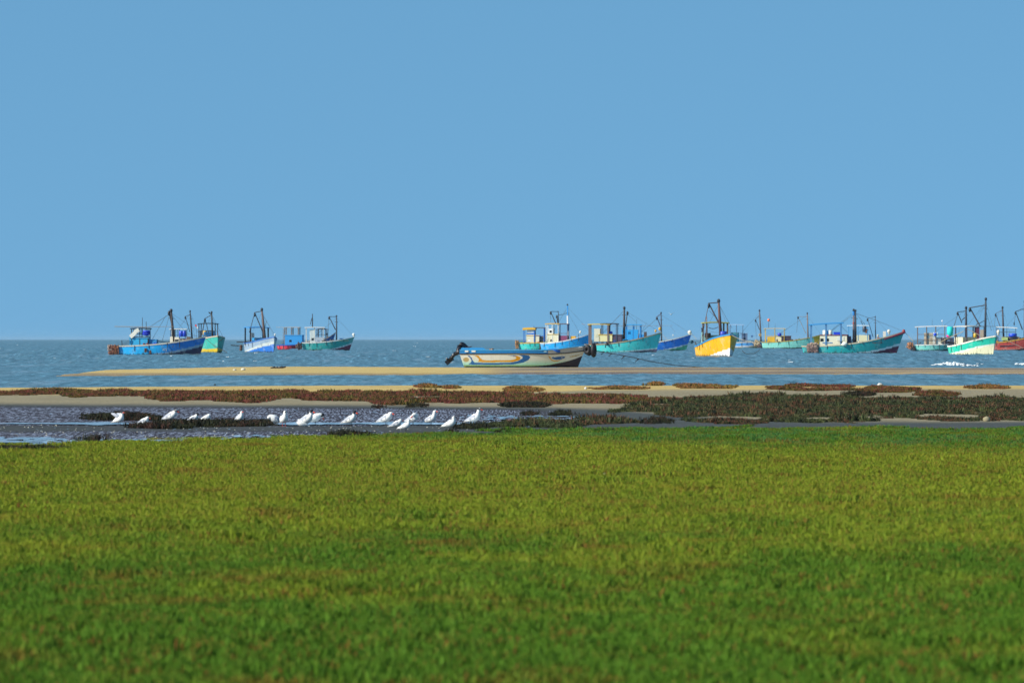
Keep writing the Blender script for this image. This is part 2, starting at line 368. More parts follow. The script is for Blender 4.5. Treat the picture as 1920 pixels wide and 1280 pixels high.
def tufts(n_tuft, blades, rad, h0, h1, w, mat, name, splay=.35, two=False):
    """a round patch of tufts; each blade is a narrow tapering leaf; 'tone' is random per tuft"""
    vs = []; fs = []; tn = []
    for i in range(n_tuft):
        r = rad*math.sqrt(random.random()); q = random.random()*6.283; cx, cy = r*math.cos(q), r*math.sin(q); T = random.random(); hh = random.uniform(h0, h1)
        for k in range(blades):
            a = random.random()*6.283; d = random.uniform(.1, 1)*splay; h = hh*random.uniform(.6, 1.1); ww = w*random.uniform(.6, 1.4)
            bx, by = cx+random.gauss(0, .012), cy+random.gauss(0, .012); f = random.random()*6.283; ux, uy = math.cos(f)*ww/2, math.sin(f)*ww/2
            mx, my = bx+math.cos(a)*d*h*.35, by+math.sin(a)*d*h*.35; tx, ty = bx+math.cos(a)*d*h, by+math.sin(a)*d*h; n = len(vs)
            vs += [(bx-ux, by-uy, 0), (bx+ux, by+uy, 0), (mx+ux*.9, my+uy*.9, h*.6), (mx-ux*.9, my-uy*.9, h*.6), (tx+ux*.2, ty+uy*.2, h), (tx-ux*.2, ty-uy*.2, h)]
            fs += [(n, n+1, n+2, n+3), (n+3, n+2, n+4, n+5)]; tn += [min(1, max(0, T+random.gauss(0, .12)))]*6
    o = np_mesh(name, vs, fs, mat); set_attr(o, 'tone', 'FLOAT', np.array(tn, np.float32)); return o
# grass material: patches of green, olive and straw across the meadow
gr, t, b = nodes_of('grass_blades'); p = geo_pos(t); tn = N(t, 'Attribute', attribute_name='tone').outputs['Fac']
big = noise(t, mapping(t, p, (.35, .16, 0)), 1.0, 5, .62); mid = noise(t, mapping(t, p, (1.1, .5, 0)), 1.0, 4, .65); sm = noise(t, mapping(t, p, (7, 4, 0)), 1.0, 3, .6)
sep = N(t, 'SeparateXYZ'); t.links.new(p, sep.inputs[0])
far = ramp(t, sep.outputs[1], 28, 74)          # the near meadow is lusher, the middle drier
def madd(a, k, c):
    n = N(t, 'Math', operation='MULTIPLY_ADD'); t.links.new(a, n.inputs[0]); n.inputs[1].default_value = k
    if hasattr(c, 'is_linked'): t.links.new(c, n.inputs[2])
    else: n.inputs[2].default_value = c
    return n.outputs[0]
dry = madd(big, 1.7, madd(far, .62, madd(mid, .7, -1.0)))
wetg = ramp(t, madd(sep.outputs[0], 1.6, sep.outputs[1]), 100, 118)          # damp greener fringe by the mudflat
dry = madd(wetg, -.5, dry)
o = mixc(t, ramp(t, dry, .25, .85), lin('#486c14'), lin('#76851a'))
wf = N(t, 'Math', operation='MULTIPLY'); t.links.new(wetg, wf.inputs[0]); t.links.new(ramp(t, noise(t, mapping(t, p, (.9, .25, 0)), 1.0, 4, .7), .42, .62), wf.inputs[1]); o = mixc(t, madd(wf.outputs[0], .75, 0), o, lin('#287040')); o = mixc(t, madd(ramp(t, madd(tn, .55, madd(sm, .6, 0)), .45, .95), .75, 0), o, mixc(t, ramp(t, dry, .2, .8), lin('#628c28'), lin('#98a234')))
st = madd(tn, .7, madd(mid, .5, madd(far, .14, -.08)))
o = mixc(t, ramp(t, st, .84, 1.02), o, lin('#745028'))
o = mixc(t, ramp(t, madd(tn, -.5, madd(sm, .7, .1)), .38, .12), lin('#1f4416'), o) if False else o
br_ = noise(t, mapping(t, p, (.5, .3, 0)), 1.0, 5, .7); o = mixc(t, ramp(t, br_, .54, .68), o, mixc(t, .7, o, lin('#7c5e22')))
dk = madd(tn, 1.0, madd(sm, .5, 0)); o = mixc(t, ramp(t, dk, .52, .20), o, lin('#34500f'))
o = mixc(t, ramp(t, madd(tn, 1, madd(noise(t, mapping(t, p, (2.2, 1.2, 0)), 1.0, 3, .6), 1.1, -.55)), .84, 1.06), o, lin('#7e5426'))
t.links.new(o, b.inputs['Base Color']); b.inputs['Roughness'].default_value = .75; b.inputs['Specular IOR Level'].default_value = .15
b.inputs['Subsurface Weight'].default_value = 0
src_g = [tufts(190, 7, .5, .03, .075, .0085, gr, 'grass_patch', .5) for k in range(5)]+[tufts(7, 5, .14, .04, .12, .006, gr, 'grass_patch', .25) for k in range(3)]
NG = 15500
yg = rng.uniform(27, 128, 96000); xg = rng.uniform(-.2, .2, 96000)*yg
keep = rng.random(96000) < (yg/128)*1.0
yg, xg = yg[keep], xg[keep]; pxg = 960+FP*xg/yg; rg = rowof(yg); eg = rg-grass_edge(pxg)-(fbm(xg*.5, yg*.12)-.5)*7-(fbm(xg*.12+8, yg*.02)-.5)*9-(fbm(xg*2.5, yg*.4)-.5)*4
k2 = eg > 0; yg, xg, eg = yg[k2], xg[k2], eg[k2]
zg = ZL+(fbm(xg*.5, yg*.35)-.5)*.05*sst(112, 100, yg)-.01
area = (128*.25*128/2); print('grass patches', len(yg), 'per m2', len(yg)/area)
hs_ = (.55+.9*fbm(xg*.7+9, yg*.4))
pk_ = rng.integers(0, 5, len(xg))
yf = rng.uniform(95, 136, 90000); xf = rng.uniform(-.16, .16, 90000)*yf; ef = rowof(yf)-grass_edge(960+FP*xf/yf)
kf = (ef > -16) & (ef < 8) & (rng.random(90000) < .75*np.exp(np.minimum(ef, 0)/3.6)) & (fbm(xf*1.2, yf*.3) > .38)
xf, yf = xf[kf], yf[kf]; print('fringe', len(xf))
xg = np.concatenate([xg, xf]); yg = np.concatenate([yg, yf]); zg = np.concatenate([zg, np.full(len(xf), ZL-.005)])
hs_ = np.concatenate([hs_, rng.uniform(.5, 1.25, len(xf))])
yt = rng.uniform(28, 118, 30000); xt = rng.uniform(-.16, .16, 30000)*yt; kt = (rowof(yt)-grass_edge(960+FP*xt/yt) > 3) & (fbm(xt*.9+2, yt*.4) > .52); xt, yt = xt[kt], yt[kt]; pk_ = np.concatenate([pk_, rng.integers(5, 8, len(xf))])
xg = np.concatenate([xg, xt]); yg = np.concatenate([yg, yt]); zg = np.concatenate([zg, ZL+(fbm(xt*.5, yt*.35)-.5)*.05*sst(112, 100, yt)]); hs_ = np.concatenate([hs_, rng.uniform(.8, 1.45, len(xt))]); pk_ = np.concatenate([pk_, rng.integers(5, 8, len(xt))]); print('tall', len(xt))
scatter('grass', np.stack([xg, yg, zg], 1), hs_, src_g, gr, pk_)
tag(bpy.data.objects['grass'], 'short green and straw coloured grass covering the foreground meadow', 'grass', kind='stuff')

# saltmarsh plants
def salt_mat(name, g1, g2, r1, r2, lo, hi):
    m, t, b = nodes_of(name); p = geo_pos(t); tn = N(t, 'Attribute', attribute_name='tone').outputs['Fac']
    bigs = noise(t, mapping(t, p, (1.1, .14, 0)), 1.0, 5, .65); sm = noise(t, mapping(t, p, (8, .5, 0)), 1.0, 4, .7)
    gcol_ = mixc(t, ramp(t, sm, .3, .7), lin(g1), lin(g2)); rcol = mixc(t, tn, lin(r1), lin(r2))
    s = N(t, 'Math', operation='MULTIPLY_ADD'); t.links.new(tn, s.inputs[0]); s.inputs[1].default_value = .28; t.links.new(bigs, s.inputs[2])
    o_ = mixc(t, ramp(t, sm, .50, .38), mixc(t, ramp(t, s.outputs[0], lo, hi), gcol_, rcol), tuple(x*.4 for x in lin(g1)))  # dark flecks: shade on the plant undersides painted into the colour
    tb = N(t, 'MapRange'); t.links.new(tn, tb.inputs[0]); tb.inputs[3].default_value = .4; tb.inputs[4].default_value = 1.5; cc_ = N(t, 'CombineColor'); [t.links.new(tb.outputs[0], cc_.inputs[i]) for i in range(3)]
    t.links.new(mixc(t, 1.0, o_, cc_.outputs[0], 'MULTIPLY'), b.inputs['Base Color']); b.inputs['Roughness'].default_value = .7; b.inputs['Specular IOR Level'].default_value = .2
    return m
m_red = salt_mat('red_glasswort', '#4a481e', '#756a2e', '#5e2626', '#743c34', .58, .76)
m_mix = salt_mat('mixed_glasswort', '#2b3520', '#4f5630', '#4a2c20', '#664030', .68, .82)
m_dark = salt_mat('dark_glasswort', '#1c2014', '#33361e', '#30201a', '#442c24', .66, .82)
m_yel = salt_mat('straw_glasswort', '#6f6228', '#8e7f3a', '#7a4630', '#8f5a3a', .5, .8)
src = {m: [tufts(40, 7, .20, .025, .085, .009, m, 'glasswort_tuft', .6) for k in range(4)] for m in (m_red, m_mix, m_dark, m_yel)}
src_sparse = {m: [tufts(9, 7, .16, .06, .12, .009, m, 'glasswort_tuft', .6) for k in range(3)] for m in (m_dark, m_yel)}
def inpoly(px, py, poly):
    x, y = np.array(poly).T; ins = np.zeros(px.shape, bool); j_ = len(x)-1
    for i in range(len(x)):
        c_ = ((y[i] > py) != (y[j_] > py)) & (px < (x[j_]-x[i])*(py-y[i])/(y[j_]-y[i]+1e-9)+x[i]); ins ^= c_; j_ = i
    return ins
def cover(name, polys, m, dens, hsc=1.0, sp=False, jit=3.0, **kw):
    P = []; SC = []
    for poly in polys:
        px, py = np.array(poly).T; y0, y1 = ydist(py.max()+1, ZL), ydist(py.min()-1, ZL); x0, x1 = (px.min()-960)/FP*y1, (px.max()-960)/FP*y1
        x0 = min(x0, (px.min()-960)/FP*y0); x1 = max(x1, (px.max()-960)/FP*y0)
        n = int((y1-y0)*(x1-x0)*dens)+4; y = rng.uniform(y0, y1, n); x = rng.uniform(x0, x1, n)
        ppx = 960+FP*x/y; rr_ = rowof(y); q = fbm(x*1.1, y*.3); q2 = fbm(x*.35+4, y*.1+2)
        ok = inpoly(ppx+(q-.5)*jit*9, rr_+(q-.5)*jit*1.6, poly)
        if jit > 0: ok &= (q2 > .34) & (rng.random(n) < .35+1.6*np.clip(fbm(x*2.2+3, y*.5)-.25, 0, 1))
        x, y, q = x[ok], y[ok], q[ok]; P.append(np.stack([x, y, np.full(len(x), ZL-.005)], 1)); q3 = fbm(x*3.1+1, y*1.3); SC.append(hsc*(.35+.95*q+1.5*np.clip(q3-.42, 0, 1))*rng.uniform(.7, 1.25, len(q))[:len(x)] if False else hsc*(.3+.9*q[:len(x)]+1.6*np.clip(q3-.42, 0, 1))*np.clip(rng.lognormal(-.1, .34, len(x)), .4, 2.1))
    P = np.concatenate(P); SC = np.concatenate(SC)
    if len(P) < 3: print('SPARSE', name, polys)
    o = (scatter if kw.get('kind') == 'stuff' else merged)(name, P, SC, (src_sparse if sp else src)[m], m); print(name, len(P)); return tag(o, **kw)
back = [(-600, 742), (0, 736), (110, 733), (200, 732), (300, 735), (640, 735), (800, 734), (950, 737), (1020, 739), (1150, 741), (1230, 746), (1290, 749), (1290, 757), (1180, 756), (1150, 758), (1120, 757), (1030, 757), (930, 755), (840, 757), (830, 754), (730, 759), (700, 757), (690, 752), (640, 752), (575, 751), (560, 745), (520, 746), (505, 751), (480, 756), (420, 754), (400, 749), (310, 752), (290, 749), (270, 741), (210, 742), (145, 746), (110, 739), (70, 740), (-600, 748)]
cover('beach_ground_cover', [back], m_red, 15, .95, label='long band of red and olive glasswort along the beach behind the mudflat', cat='ground cover', kind='stuff')
right = [(1120, 777), (1145, 770), (1190, 765), (1185, 758), (1290, 749), (1350, 743), (1410, 739), (1480, 743), (1600, 746), (1700, 748), (1790, 745), (1920, 750), (2500, 752), (2500, 790), (1920, 789), (1800, 791), (1740, 789), (1710, 784), (1680, 783), (1590, 793), (1560, 789), (1520, 794), (1460, 791), (1400, 796), (1340, 794), (1290, 791), (1262, 780), (1230, 777), (1180, 775)]
cover('marsh_ground_cover', [right], m_mix, 15, .95, label='wide dark green and maroon glasswort mass on the right of the flats', cat='ground cover', kind='stuff')
plants = [
 ('red', m_red, [(1440, 725), (1500, 722), (1590, 723), (1595, 733), (1500, 733), (1445, 730)], 'red and ochre glasswort patch on the far beach left of the white rock'),
 ('red', m_red, [(1600, 728), (1660, 725), (1720, 727), (1715, 736), (1640, 736), (1605, 733)], 'reddish glasswort patch on the beach just below the white rock'),
 ('red', m_red, [(1720, 738), (1750, 734), (1790, 737), (1785, 744), (1730, 744)], 'rust coloured glasswort patch at the top edge of the big marsh mass'),
 ('yel', m_yel, [(1270, 723), (1330, 722), (1380, 725), (1370, 729), (1280, 728)], 'thin straw and red glasswort strip on pale beach right of centre'),
 ('yel', m_yel, [(1103, 727), (1150, 724), (1215, 727), (1205, 730), (1110, 730)], 'thin straw coloured glasswort strip on the beach below the grounded boat mooring rope'),
 ('yel', m_yel, [(945, 729), (980, 726), (1015, 730), (1010, 734), (950, 734)], 'straw coloured glasswort tuft at upper edge of the red beach band'),
 ('yel', m_yel, [(778, 724), (800, 720), (816, 723), (812, 727), (785, 727)], 'leftmost small straw coloured tuft on the strip of sand by the channel'),
 ('yel', m_yel, [(828, 726), (842, 723), (858, 726), (850, 730), (832, 730)], 'small straw tuft on sand below the stern of the grounded boat'),
 ('yel', m_yel, [(1220, 721), (1230, 718), (1240, 720), (1238, 723), (1223, 723)], 'tiny round bush at the edge of the channel water'),
 ('yel', m_yel, [(1815, 726), (1850, 723), (1890, 725), (1885, 729), (1825, 729)], 'low orange glasswort strip on the far beach at the right edge'),
 ('dark', m_dark, [(1595, 740), (1612, 736), (1630, 739), (1625, 743), (1600, 743)], 'small dark bush on grey sand above the marsh mass'),
 ('dark', m_dark, [(165, 787), (172, 779), (230, 776), (285, 782), (298, 788), (240, 789)], 'dark glasswort clump on wet mud behind the leftmost bird'),
 ('dark', m_dark, [(248, 802), (290, 792), (400, 789), (500, 792), (518, 797), (470, 799), (380, 801), (300, 805)], 'long dark maroon glasswort clump hiding the feet of the resting birds'),
 ('dark', m_dark, [(868, 804), (878, 798), (915, 798), (918, 803)], 'small dark clump under the tall tern on the right'),
 ('dark', m_mix, [(910, 800), (940, 792), (1000, 789), (1070, 791), (1090, 797), (1075, 803), (1000, 801), (960, 801)], 'dark glasswort clump right of the rightmost tern'),
 ('dark', m_mix, [(1075, 793), (1110, 787), (1160, 788), (1195, 793), (1140, 795), (1085, 796)], 'low green glasswort clump between the mud and the marsh mass'),
 ('dark', m_dark, [(625, 821), (640, 815), (675, 814), (697, 820), (670, 824), (635, 824)], 'small dark clump on grey mud at the grass edge below the middle terns'),
 ('dark', m_dark, [(938, 758), (960, 764), (1010, 764), (1024, 760), (1000, 757)], 'green bush hanging off the front edge of the red band'),
]
for nm, m, poly, lab in plants:
    cover('glasswort_clump', [poly], m, 28 if nm == 'dark' else 18, 1.0 if nm == 'dark' else .9, jit=.8, label=lab, cat='plant', group='glasswort clumps on the flats')
sparse = [
 ([(978, 776), (990, 773), (1006, 776), (1003, 779), (982, 779)], 'left sparse twiggy tuft on the wet flat between the tern and the marsh'),
 ([(1028, 777), (1050, 773), (1070, 776), (1066, 780), (1032, 780)], 'right wider twiggy tuft on the wet flat near the marsh mass'),
 ([(932, 810), (950, 807), (965, 810), (960, 813), (935, 813)], 'sparse tuft on grey sand at the grass edge right of the tall tern'),
 ([(1112, 809), (1130, 805), (1152, 809), (1145, 812), (1115, 812)], 'sparse green tuft on grey sand at the grass edge below the marsh point'),
 ([(1195, 791), (1225, 785), (1262, 789), (1255, 795), (1200, 795)], 'twiggy grey tuft at the left foot of the marsh mass'),
 ([(836, 811), (846, 808), (858, 811), (852, 815), (838, 815)], 'thin dark tuft under the second tern from the right'),
 ([(148, 826), (170, 823), (192, 825), (185, 829), (155, 829)], 'sparse dead tuft on wet mud at the left above the meadow'),
 ([(762, 761), (780, 758), (800, 761), (795, 764), (765, 764)], 'dry twiggy tuft on the sand behind the row of terns'),
 ([(698, 764), (706, 761), (716, 764), (712, 766), (700, 766)], 'tiny dry tuft on the sand left of the other dry tuft')]
for poly, lab in sparse:
    cover('twiggy_tuft', [poly], m_dark, 18, .75, sp=True, jit=0, label=lab, cat='plant', group='sparse tufts on the flats')
cover('rush_strip', [[(-300, 846), (0, 842), (60, 841), (110, 844), (150, 847), (140, 852), (0, 854), (-300, 856)]], m_dark, 20, 1.2, jit=1,
      label='dark rushes at the left edge between the mud and the meadow', cat='plants', kind='stuff')
# ------------------------------------------------------------------ boats
def hull_mesh(L, B, fs, fb, paintf, keel=-.5, rake=1.0, nu=90, nv=22, transom=.8, full=2.3, sheer_p=2.0, mid=.4, bottomw=.55, chine=False):
    """outer skin of a hull, x from stern 0 to bow L, z 0 at the waterline"""
    def sheer(u): return fs+(fb-fs)*u**sheer_p
    def hb(u):
        if u < mid: return B/2*(transom+(1-transom)*math.sin(u/mid*math.pi/2))
        return B/2*max(0, 1-((u-mid)/(1-mid))**full)
    vs = []; cs = []
    for side in (1, -1):
        for i in range(nu+1):
            u = (i/nu)**.85 if False else i/nu; u = 1-(1-u)**1.25
            for j_ in range(nv+1):
                v = j_/nv; z = sheer(u)+(keel-sheer(u))*v
                k = (.10+.75*u*u)*v**1.25+(1-(.10+.75*u*u))*(max(0, v-.72)/.28)**2*(1-bottomw*(1-u))
                w = hb(u)*(1-min(1, k)); x = u*(L-rake*v**.9*u**3)+(.12*v if u == 0 else 0)*0
                x += .22*(z/fs if fs else 0)*(-1)*(1-u)**6+.22*(1-u)**6
                vs.append((x, side*w+side*.02, z)); cs.append(tuple(min(.86, q_*1.42) for q_ in paintf(u, v, z, x, side)))
    n1 = (nu+1)*(nv+1); fs_ = []
    for s_ in (0, 1):
        for i in range(nu):
            for j_ in range(nv):
                a = s_*n1+i*(nv+1)+j_; q = (a, a+1, a+nv+2, a+nv+1); fs_.append(q if s_ == 0 else q[::-1])
    for j_ in range(nv):   # transom and stem
        fs_.append((j_, n1+j_, n1+j_+1, j_+1)); e = nu*(nv+1); fs_.append((e+j_, e+j_+1, n1+e+j_+1, n1+e+j_))
    for i in range(nu):    # bottom
        a = i*(nv+1)+nv; fs_.append((a, n1+a, n1+a+nv+1, a+nv+1))
    return vs, fs_, cs, sheer, hb
def put_hull(name, parent, vs, fs_, cs, mat):
    o = np_mesh(name, vs, fs_, mat, parent, smooth=True); C.objects.link(o)
    set_attr(o, 'paint', 'FLOAT_COLOR', np.concatenate([np.array(cs), np.ones((len(cs), 1))], 1).astype(np.float32)); return o

BOATS = []
class Boat:
    def __init__(s, label, wl, stern, bow, gs, gb, theta=6, beam=3.4, base='#2b6fa8', rail='#cfc8b4', boot=None, stripe=None, bc=(.35, 0.0, .6), sw=.25, bowc=None, rake=1.2, sheer_p=2.2, transom=.8, lower=None, full=2.4, base2=None, name='fishing_trawler', deck='#8c7f68'):
        s.y = 2*FP/(wl-HR); s.wl = wl; s.s = FP/s.y; s.th = R(theta); s.B = beam
        sg = 1 if theta >= 0 else -1
        s.px0 = stern+(beam/2*transom*math.sin(abs(s.th))*s.s if theta >= 0 else beam/2*transom*math.sin(abs(s.th))*s.s)
        s.L = (bow-s.px0)/(s.s*math.cos(s.th)); s.fs = (wl-gs)/s.s; s.fb = (wl-gb)/s.s
        x0 = (s.px0-960)/FP*s.y
        # keep the middle of the boat on its distance
        mid = s.L/2
        s.o = empty(name, (x0, s.y+mid*math.sin(s.th), 0), -s.th, label=label, cat='boat', group='fishing trawlers moored in the bay')
        print('%-60s L %.1f y %.0f' % (label[:60], s.L, s.y))
        s.tops = []; BOATS.append(s)
        cb, cr = lin(base), lin(rail); cboot = lin(boot) if boot else None; cst = lin(stripe) if stripe else None; cl = lin(lower) if lower else None; cbw = lin(bowc) if bowc else None
        u0, z0, z1 = bc
        def pf(u, v, z, x, side):
            line = z0+(z1-z0)*max(0, (u-u0)/(1-u0))**1.35; c_ = cb if base2 is None else tuple(p_*(1-float(sst(.45, .7, u)))+q_*float(sst(.45, .7, u)) for p_, q_ in zip(cb, lin(base2)))
            if cbw and u > .86+.1*v: c_ = cbw
            if cst and u > u0-.05 and line <= z < line+sw*(.4+.6*u): c_ = cst
            if z < line: c_ = cboot or (.03, .03, .035)
            if cl and z < line and u < 1: c_ = cboot or c_
            if cl and z < .32*s.fs+line*.9 and z >= line+(sw if cst else 0) : c_ = cl
            if z < .05 and not boot: c_ = (.03, .032, .03)
            return c_
        vs, fs_, cs, s.sheer, s.hb = hull_mesh(s.L, beam, s.fs, s.fb, pf, rake=rake, sheer_p=sheer_p, transom=transom, full=full)
        s.h = put_hull('hull', s.o, vs, fs_, cs, hull_mat())
        dk = MB(); n = 24; vv = []; ff = []
        for i in range(n+1):
            u = i/n*.97; z = s.sheer(u)-.32; w = max(.02, s.hb(u)-.05); vv += [(u*s.L, w, z), (u*s.L, -w, z)]
            if i: ff.append((2*i-2, 2*i-1, 2*i+1, 2*i))
        dk.add(vv, ff); dk.build('deck', paint(deck, .8), s.o)
        gw = MB()
        for sd_ in (1, -1):
            gw_v = []; gw_f = []
            for i in range(41):
                u = i/40; z = s.sheer(u); w = s.hb(u)+.06; t_ = .11; x = u*s.L+(.05 if i == 40 else 0)
                for dy, dz in ((0, -t_), (0, .05), (-.16, .05), (-.16, -t_)): gw_v.append((x, sd_*max(.0, w+dy) if i < 40 else sd_*max(.02, .1+dy), z+dz))
                if i:
                    a = (i-1)*4
                    for k in range(4): gw_f.append((a+k, a+(k+1) % 4, a+4+(k+1) % 4, a+4+k))
            gw_f += [(0, 1, 2, 3), (160, 163, 162, 161)]
            gw.add(gw_v, gw_f)
        gw.box((.0, 0, s.sheer(0)), (.14, 2*s.hb(0), .17))
        gw.build('gunwale', paint(rail, .6, .7), s.o)
    def l(s, px): return (px-s.px0)/(s.s*math.cos(s.th))       # along the keel
    def z(s, row): return (s.wl-row)/s.s
    def P(s, ref, px, row, lat=0):                              # point beside ref (px of a spot on the keel line), in the plane facing the shore
        dx = (px-ref)/s.s; return Vector((s.l(ref)+dx*math.cos(s.th), lat+dx*math.sin(s.th), s.z(row)))
    def dz(s, px): return s.sheer(min(1, max(0, s.l(px)/s.L)))-.33
    def cabin(s, px, ln, wd, top, col, trim=None, win=((0, .6),), bot=None, wcol='#14161a', name='cabin'):
        zt = s.z(top); zb = s.dz(px) if bot is None else s.z(bot); x = s.l(px)
        o = MB().box((x, 0, (zt+zb)/2), (ln, wd, zt-zb)).build(name, paint(col, .55, .5), s.o)
        if trim:
            MB().box((x, 0, zt+.03), (ln+.14, wd+.14, .10)).build('trim', paint(trim, .6), o)
        for sd_ in (-1, 1):
            for f, hf in win:
                w = .45; h = min(.42, (zt-zb)*.4)
                MB().box((x+f*ln/2, sd_*(wd/2+.004), zb+(zt-zb)*hf), (w, .03, h)).build('window', paint(wcol, .2, .1), o)
        return o
    def canopy(s, px, ln, wd, row, col, post='#6a5f55', bot=None, tilt=.0, n=2, thick=.09, bars=(), under=None, pr=.055):
        x = s.l(px); zr = s.z(row); ll = ln*.84; m_ = MB()
        rot = Matrix.Rotation(tilt, 3, 'Y')
        vs = []; fs_ = []; K = 9
        for i in range(K+1):      # cambered roof, front and rear lips drooping
            q = i/K*2-1
            for a, zz in ((-1, 0), (-.5, .05), (0, .07), (.5, .05), (1, 0)):
                vs.append(rot @ Vector((q*ln/2, a*wd/2, zz-.05*q*q))+Vector((x, 0, zr)))
        for i in range(K+1):
            q = i/K*2-1
            for a, zz in ((-1, 0), (-.5, .05), (0, .07), (.5, .05), (1, 0)):
                vs.append(rot @ Vector((q*ln/2, a*wd/2, zz-.05*q*q-thick))+Vector((x, 0, zr)))
        nn = (K+1)*5
        for i in range(K):
            for k in range(4):
                a = i*5+k; fs_.append((a, a+5, a+6, a+1)); a += nn; fs_.append((a, a+1, a+6, a+5))
        for i in range(K):
            for a in (i*5, i*5+4): fs_.append((a, a+nn, a+nn+5, a+5) if a % 5 else (a, a+5, a+nn+5, a+nn))
        for k in range(4):
            for a in (k, K*5+k): fs_.append((a, a+1, a+nn+1, a+nn))
        m_.add(vs, fs_); rf = m_.build('roof', paint(col, .6, .5), s.o)
        pw = wd*.86
        for i in range(n):
            f = -.5+i/(n-1) if n > 1 else 0
            for sd_ in (-1, 1):
                xx = x+f*ll; zb = s.dz(px) if bot is None else s.z(bot)
                MB().box((xx, sd_*pw/2, (zr-.06-tilt*(xx-x)+zb)/2), (pr*2, pr*2, zr-.06-tilt*(xx-x)-zb)).build('post', paint(post, .7), s.o)
        for f in bars:
            zz = s.dz(px)+(zr-s.dz(px))*f
            for sd_ in (-1, 1): MB().box((x, sd_*(pw/2+.04), zz), (ll, .04, .09)).build('rail', paint(post, .7), s.o)
        return rf
    def mast(s, px, top, lean=0, r=.11, col='#3a302c', bands=None, base=None):
        ref = px; p0 = s.P(ref, px, s.wl-s.dz(px)*s.s if base is None else base); p1 = s.P(ref, px+lean, top)
        if r >= .1: s.tops.append((p1, p0, r))
        m_ = MB().tube([p0, p0.lerp(p1, .5), p1], [r*1.1, r, r*.7], 8).build('mast', paint(col, .7, .6), s.o, True)
        if bands:
            for a, b_, c_ in bands: MB().tube([p0.lerp(p1, a), p0.lerp(p1, b_)], r*1.12, 8).build('mast_band', paint(c_, .6, .3), m_)
        return p1
    def rig(s, px, top, tip, foot, lean=0, lat=0, col='#2e2a2a', drop=None, r=.06, strut=True, fall=0):
        """derrick: boom from a foot on the mast to a tip, strut back to the mast top, block and falling line"""
        T = s.P(px, tip[0], tip[1]); F = s.P(px, foot[0], foot[1]); M = s.P(px, px+lean, top)
        bo = MB().tube([F, T], [r*1.2, r], 6).build('boom', paint(col, .7), s.o)
        if strut: MB().tube([T, M], r*.8, 6).build('strut', paint(col, .7), s.o)
        zb = T.z-.35
        MB().ell((T.x, T.y, T.z-.25), (.17, .14, .32), 8, 6).tube([T, T-Vector((0, 0, .2))], .03, 5).build('pulley', paint('#1a1a20', .5), bo, True)
        if drop: MB().tube([T-Vector((0, 0, .4)), s.P(px, drop[0], drop[1])], .03, 5).build('hoist_rope', paint('#5a5048', .8), bo)
    def line(s, ref, pts, r=.022, col='#4a443c', name='rigging', sag=0):
        P_ = [s.P(ref, *p) for p in pts]; Q = []
        for a, b_ in zip(P_, P_[1:]):
            for k in range(6): q = a.lerp(b_, k/6); q.z -= sag*4*(k/6)*(1-k/6); Q.append(q)
        Q.append(P_[-1]); return MB().tube(Q, r, 5).build(name, paint(col, .8), s.o)
    def bundle(s, px, row, w, h, col='#6b4a3a', lat=None, n=16, name='net_fender'):
        lat = -s.hb(max(0, s.l(px)/s.L))-.15 if lat is None else lat
        x = s.l(px) if abs(math.degrees(s.th)) < 40 else s.l(s.px0); z = s.z(row); m_ = MB()
        for i in range(n):
            a = random.uniform(-1, 1); b_ = random.uniform(-1, 1)
            m_.ell((x+a*w*.32, lat+random.uniform(-.12, .12), z+b_*h*.32), (w*random.uniform(.12, .24), .14, h*random.uniform(.14, .26)), 8, 6, .22)
        for i in range(5):
            a = random.uniform(-.4, .4); m_.tube([(x+a*w, lat-.15, z+h*.5), (x+a*w+random.uniform(-.1, .1), lat-.2, z-h*.45)], .035, 5)
        return m_.build(name, net_mat(col), s.o, False)
    def thing(s, name, mb, mat, label, cat, smooth=True, group=None):
        o = mb.build(name, mat, None, smooth); o.location = s.o.location; o.rotation_euler = s.o.rotation_euler
        return tag(o, label, cat, group)
    def drum(s, px, row, col, label, r=.3, h=.8, lat=-.6):
        x = s.l(px); z = s.z(row); m_ = MB().tube([(x, lat, z-h), (x, lat, z-h*.97), (x, lat, z-h*.5), (x, lat, z-.03), (x, lat, z)], [r*.9, r, r*1.04, r, r*.85], 14)
        return s.thing('plastic_drum', m_, paint(col, .4, .2), label, 'drum', group='plastic drums on the trawlers')
    def pole(s, ref, a, b_, r=.05, col='#4a3c34', lat=0, name='outrigger_pole'):
        p = s.P(ref, *a); q = s.P(ref, *b_); p.y += lat; q.y += lat
        return MB().tube([p, p.lerp(q, .5)-Vector((0, 0, .05)), q], [r, r*.9, r*.5], 6).build(name, paint(col, .8), s.o)
    def knob(s, px, row, col, r=.18, lat=0):
        x = s.l(px); z = s.z(row); return MB().tube([(x, lat, z-r*1.6), (x, lat, z)], [r*.55, r*.5], 7).ell((x, lat, z), (r, r*.8, r), 8, 6, .08).build('bow_post', paint(col, .6), s.o, True)
def net_mat(col):
    key = ('net', col)
    if key in MATS: return MATS[key]
    m, t, b = nodes_of('net_bundle'); p = obj_pos(t); n = noise(t, p, 5, 5, .8); c_ = lin(col)
    o = mixc(t, ramp(t, n, .38, .62), tuple(x*.35 for x in c_), tuple(min(1, x*1.9) for x in c_)); t.links.new(o, b.inputs['Base Color']); b.inputs['Roughness'].default_value = .9
    bp = N(t, 'Bump'); bp.inputs['Strength'].default_value = .8; bp.inputs['Distance'].default_value = .08; t.links.new(n, bp.inputs['Height']); t.links.new(bp.outputs[0], b.inputs['Normal'])
    MATS[key] = m; return m
